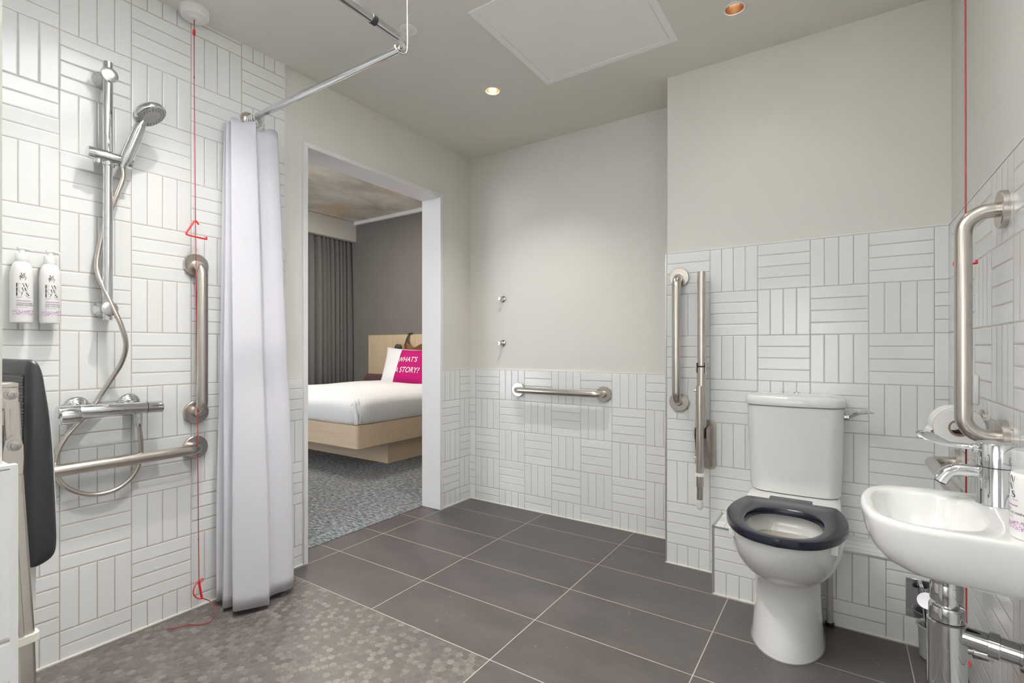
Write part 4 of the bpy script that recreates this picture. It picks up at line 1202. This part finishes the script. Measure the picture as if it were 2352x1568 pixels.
for k, pts in enumerate(([(.004, -.008, .424), (.010, -.008, .46), (.006, -.012, .51), (-.004, -.010, .56), (-.020, -.004, .605), (-.05, .01, .632)],
                         [(-.012, -.014, .424), (-.004, -.014, .47), (-.012, -.014, .52), (-.018, -.012, .57), (-.034, -.010, .60), (-.06, -.008, .615)],
                         [(-.03, -.0125, .56), (-.042, -.0145, .585), (-.062, -.010, .60), (-.085, .0, .612)],
                         [(.012, .012, .43), (.014, .018, .48), (.010, .016, .54), (-.004, .014, .60), (-.03, .03, .64)])):
    bm = B(); q = smooth_path([V(BX1 - .024 + a, BY0 + .022 + b, z) for a, b, z in pts], 5)
    tube(bm, q, [.004 + .009 * math.sin(PI * min(1, (i_ + 1) / len(q))) for i_ in range(len(q))], 10)
    t.part('corner_fold', bm, MT['white_linen'], du)

t = Thing('headboard', 'pale oak headboard above mauve padding on the grey bedroom wall', 'headboard', (-2.2, 2.05, .3))
for a, b in ((-3.489, -3.122), (-3.120, -2.562), (-2.560, -2.0), (-1.998, -.9)):
    bm = B(); box(bm, a, 2.036, .715, b, 2.065, 1.268, .001, 1); t.part('oak_panel', bm, MT['oak_z'])
bm = B(); loft(bm, [[V(a, y, b) for a, b in rrect(-2.21, .50, 1.31 - d, .215 - d, .09, 8)] for y, d in ((2.065, .0), (1.985, 0), (1.975, .006), (1.97, .02))]); t.part('padding', bm, MT['mauve'], None, 'mauve upholstered lower part')

def puff(c0, c1, c2, c3, th, n=22, pinch=.16):
    """cushion between four corners (bottom-left, bottom-right, top-right, top-left)"""
    c0, c1, c2, c3 = map(V, (c0, c1, c2, c3))
    nn = (c1 - c0).cross(c3 - c0).normalized()
    bm = B(); G = {}
    for side in (1, -1):
        for i in range(n + 1):
            for j in range(n + 1):
                if side < 0 and (i in (0, n) or j in (0, n)): G[side, i, j] = G[1, i, j]; continue
                u_, v_ = i / n, j / n
                a, b = 2 * u_ - 1, 2 * v_ - 1
                pu = u_ - a * pinch * .18 * (1 - b * b) * 1.0; pv = v_ - b * pinch * .18 * (1 - a * a)
                p = (c0 * (1 - pu) + c1 * pu) * (1 - pv) + (c3 * (1 - pu) + c2 * pu) * pv
                h = th * ((1 - a ** 4) * (1 - b ** 4)) ** .6
                G[side, i, j] = bm.verts.new(p + nn * h * side)
    for side in (1, -1):
        for i in range(n):
            for j in range(n):
                q = [G[side, i, j], G[side, i + 1, j], G[side, i + 1, j + 1], G[side, i, j + 1]]
                try: bm.faces.new(q if side > 0 else q[::-1])
                except ValueError: pass
    return bm, nn
bm, _ = puff((-2.745, 1.60, .645), (-2.07, 1.60, .645), (-2.19, 1.90, 1.055), (-2.94, 1.90, 1.095), .065)
pw = mesh_obj('pillow', bm, MT['white_linen'], None, (-2.5, 1.75, .65)); tag(pw, 'large white pillow leaning on the headboard behind the pink cushion', 'pillow')
q0, q1, q2, q3 = V(-2.285, 1.37, .652), V(-1.74, 1.37, .652), V(-1.80, 1.615, 1.062), V(-2.365, 1.615, 1.062)
bm, nn = puff(q0, q1, q2, q3, .075)
cu = mesh_obj('cushion', bm, MT['magenta'], None, (-2.12, 1.56, .65)); tag(cu, 'bright pink cushion with white lettering on the bed', 'cushion')
bm = B()
def on_cushion(x, y):
    a, b = 2 * x - 1, 2 * y - 1
    p = (q0 * (1 - x) + q1 * x) * (1 - y) + (q3 * (1 - x) + q2 * x) * y
    return p + nn * (.075 * max(0, (1 - a ** 4) * (1 - b ** 4)) ** .6 + .003)
def subdiv_text(s, size, x0, y0, kx):
    p, f = text_polys(s, size, 'LEFT', .12)
    add_flat(bm, [(x0 + x * kx, y0 + y) for x, y in p], f, on_cushion, 0)
subdiv_text("WHAT'S", .20, .115, .555, .78)
subdiv_text("A STORY?", .215, .09, .255, .78)
mesh_obj('lettering', bm, MT['white_linen'], cu, (-2.12, 1.56, .65), 180)

t = Thing('leather_bag', 'tan leather bag hung by a dark strap over the headboard', 'bag', (-2.45, 1.98, 1.0))
bm = B(); rings = []
for i in range(25):
    x = -2.715 + i * .026
    f = i / 24
    top = 1.100 + .024 * math.sin(f * 13 + 1.0) + (.045 * math.exp(-((f - .10) / .07) ** 2)) + .015
    th = .028 + .012 * math.sin(f * 9)
    e = min(1, min(f, 1 - f) / .06 + .15)
    rings.append([V(x, 1.995 - th * e * math.cos(q), .86 + (top - .86) * (.5 + .5 * math.sin(q) ** 1 )) for q in [2 * PI * k / 20 - PI / 2 for k in range(20)]])
loft(bm, rings); t.part('body', bm, MT['leather'])
bm = B(); tube(bm, smooth_path([(-2.70, 1.985, 1.11), (-2.672, 1.99, 1.19), (-2.655, 2.018, 1.262), (-2.640, 2.05, 1.272)], 6), .009, 10)
tube(bm, smooth_path([(-2.62, 1.985, 1.12), (-2.65, 1.99, 1.19), (-2.650, 2.018, 1.262), (-2.620, 2.05, 1.274)], 6), .008, 10)
tube(bm, smooth_path([(-2.68, 2.030, 1.275), (-2.64, 2.028, 1.281), (-2.60, 2.030, 1.276)], 4), .009, 10); t.part('strap', bm, MT['dark_strap'])
bm = B(); rings = []
for i in range(13):
    a = PI * i / 12
    rings.append([V(-2.815 - .062 * math.cos(a), 1.975 + .035 * math.sin(a) * math.cos(q), 1.095 + .040 * math.sin(a) * math.sin(q) + .008 * math.sin(i * 1.7)) for q in [2 * PI * k / 16 for k in range(16)]])
loft(bm, rings)
pch = mesh_obj('pouch', bm, plain('dark grey pouch cloth', (.055, .055, .06), .8), None, (-2.815, 1.975, 1.06)); tag(pch, 'small dark grey pouch tucked behind the white pillow', 'pouch')

def drape():
    bm = B(); rows = []
    ys = [2.035 - .012 * k for k in range(190)]
    rnd = random.Random(5)
    ph = []; a = 0
    for y in ys: a += .012 * 2 * PI / (.098 + .030 * math.sin(y * 6.3) + .02 * math.sin(y * 19)); ph.append(a)
    for z, am in ((2.74, .016), (2.66, .026), (2.5, .040), (2.2, .050), (1.5, .058), (.8, .064), (.02, .070)):
        rows.append([V(-3.90 + am * math.sin(p + .25 * math.sin(z * 1.3 + y * 3)) + am * .35 * math.sin(2.1 * p + 1 + z * .4), y + (.02 * math.cos(p)) * (am / .06), z) for y, p in zip(ys, ph)])
    loft(bm, rows, False, False, closed=False)
    return bm
t = Thing('bedroom_curtain', 'dark grey floor length curtain hanging in folds under the pale pelmet', 'curtain', (-3.9, .9, 0))
dr = t.part('fabric', drape(), MT['cloth_grey'], sharp=180)
sd = dr.modifiers.new('thickness', 'SOLIDIFY'); sd.thickness = .003

# ================================================================== LIGHT
def area(name, loc, rot, sx, sy, e, c, spread=180):
    la = bpy.data.lights.new(name, 'AREA'); la.shape = 'RECTANGLE'; la.size = sx; la.size_y = sy; la.energy = e; la.color = c; la.spread = R(spread)
    o = bpy.data.objects.new(name, la); col.objects.link(o); o.location = loc; o.rotation_euler = rot
    return o
# light for the bed from an added, unseen window
area('added_window_light', (-2.2, -3.62, 1.5), (R(98), 0, 0), 2.7, 2.3, 48, (.93, .97, 1.0))
area('bedroom_top_fill', (-2.2, .4, 2.94), (0, 0, 0), .5, .5, 41, (1, .93, .84))  # unseen fill added above the bed
# photographer's speedlight off the ceiling, then two added fill spots off walls
def bounce_light(name, loc, aim, e, ang):
    fl = bpy.data.lights.new(name, 'SPOT'); fl.energy = e; fl.spot_size = R(ang); fl.spot_blend = .7; fl.shadow_soft_size = .05; fl.color = (.925, .97, 1.03)
    fo = bpy.data.objects.new(name, fl); col.objects.link(fo); fo.location = loc
    fo.rotation_euler = (V(aim) - V(loc)).to_track_quat('-Z', 'Y').to_euler()
bounce_light('bounce_spot', (1.62, -2.84, 1.45), (1.27, -2.46, HC), 2900, 58)
bounce_light('bounce_spot', (1.95, -3.10, 1.25), (1.70, -4.05, 1.10), 160, 88)  # added fill, bounced off the wall behind the camera
bounce_light('bounce_spot', (2.05, -2.78, 1.45), (WX, -2.05, 2.2), 170, 54)  # added fill, bounced off the right wall out of view

w = bpy.data.worlds.new('surroundings'); scene.world = w; w.use_nodes = True
w.node_tree.nodes['Background'].inputs[0].default_value = (.75, .83, .95, 1); w.node_tree.nodes['Background'].inputs[1].default_value = .6

# ================================================================== CAMERA
cam = bpy.data.cameras.new('camera'); co = bpy.data.objects.new('camera', cam); col.objects.link(co)
cam.sensor_width = 36; cam.sensor_fit = 'HORIZONTAL'; cam.lens = 36 * 1140.4 / 2352; cam.shift_y = 17.3 / 2352
cam.clip_start = .02
co.location = (2.2272, -2.8066, 1.0694); co.rotation_euler = (R(90), 0, .5865)
scene.camera = co

scene.view_settings.view_transform = 'Standard'
scene.view_settings.look = 'None'
scene.view_settings.gamma = 1
scene.view_settings.exposure = 0.54
scene.view_settings.use_curve_mapping = False
cy = scene.cycles
cy.max_bounces = 14; cy.diffuse_bounces = 8; cy.glossy_bounces = 6; cy.transmission_bounces = 6
cy.use_denoising = True
cy.sample_clamp_indirect = 6
cy.caustics_reflective = False; cy.caustics_refractive = False
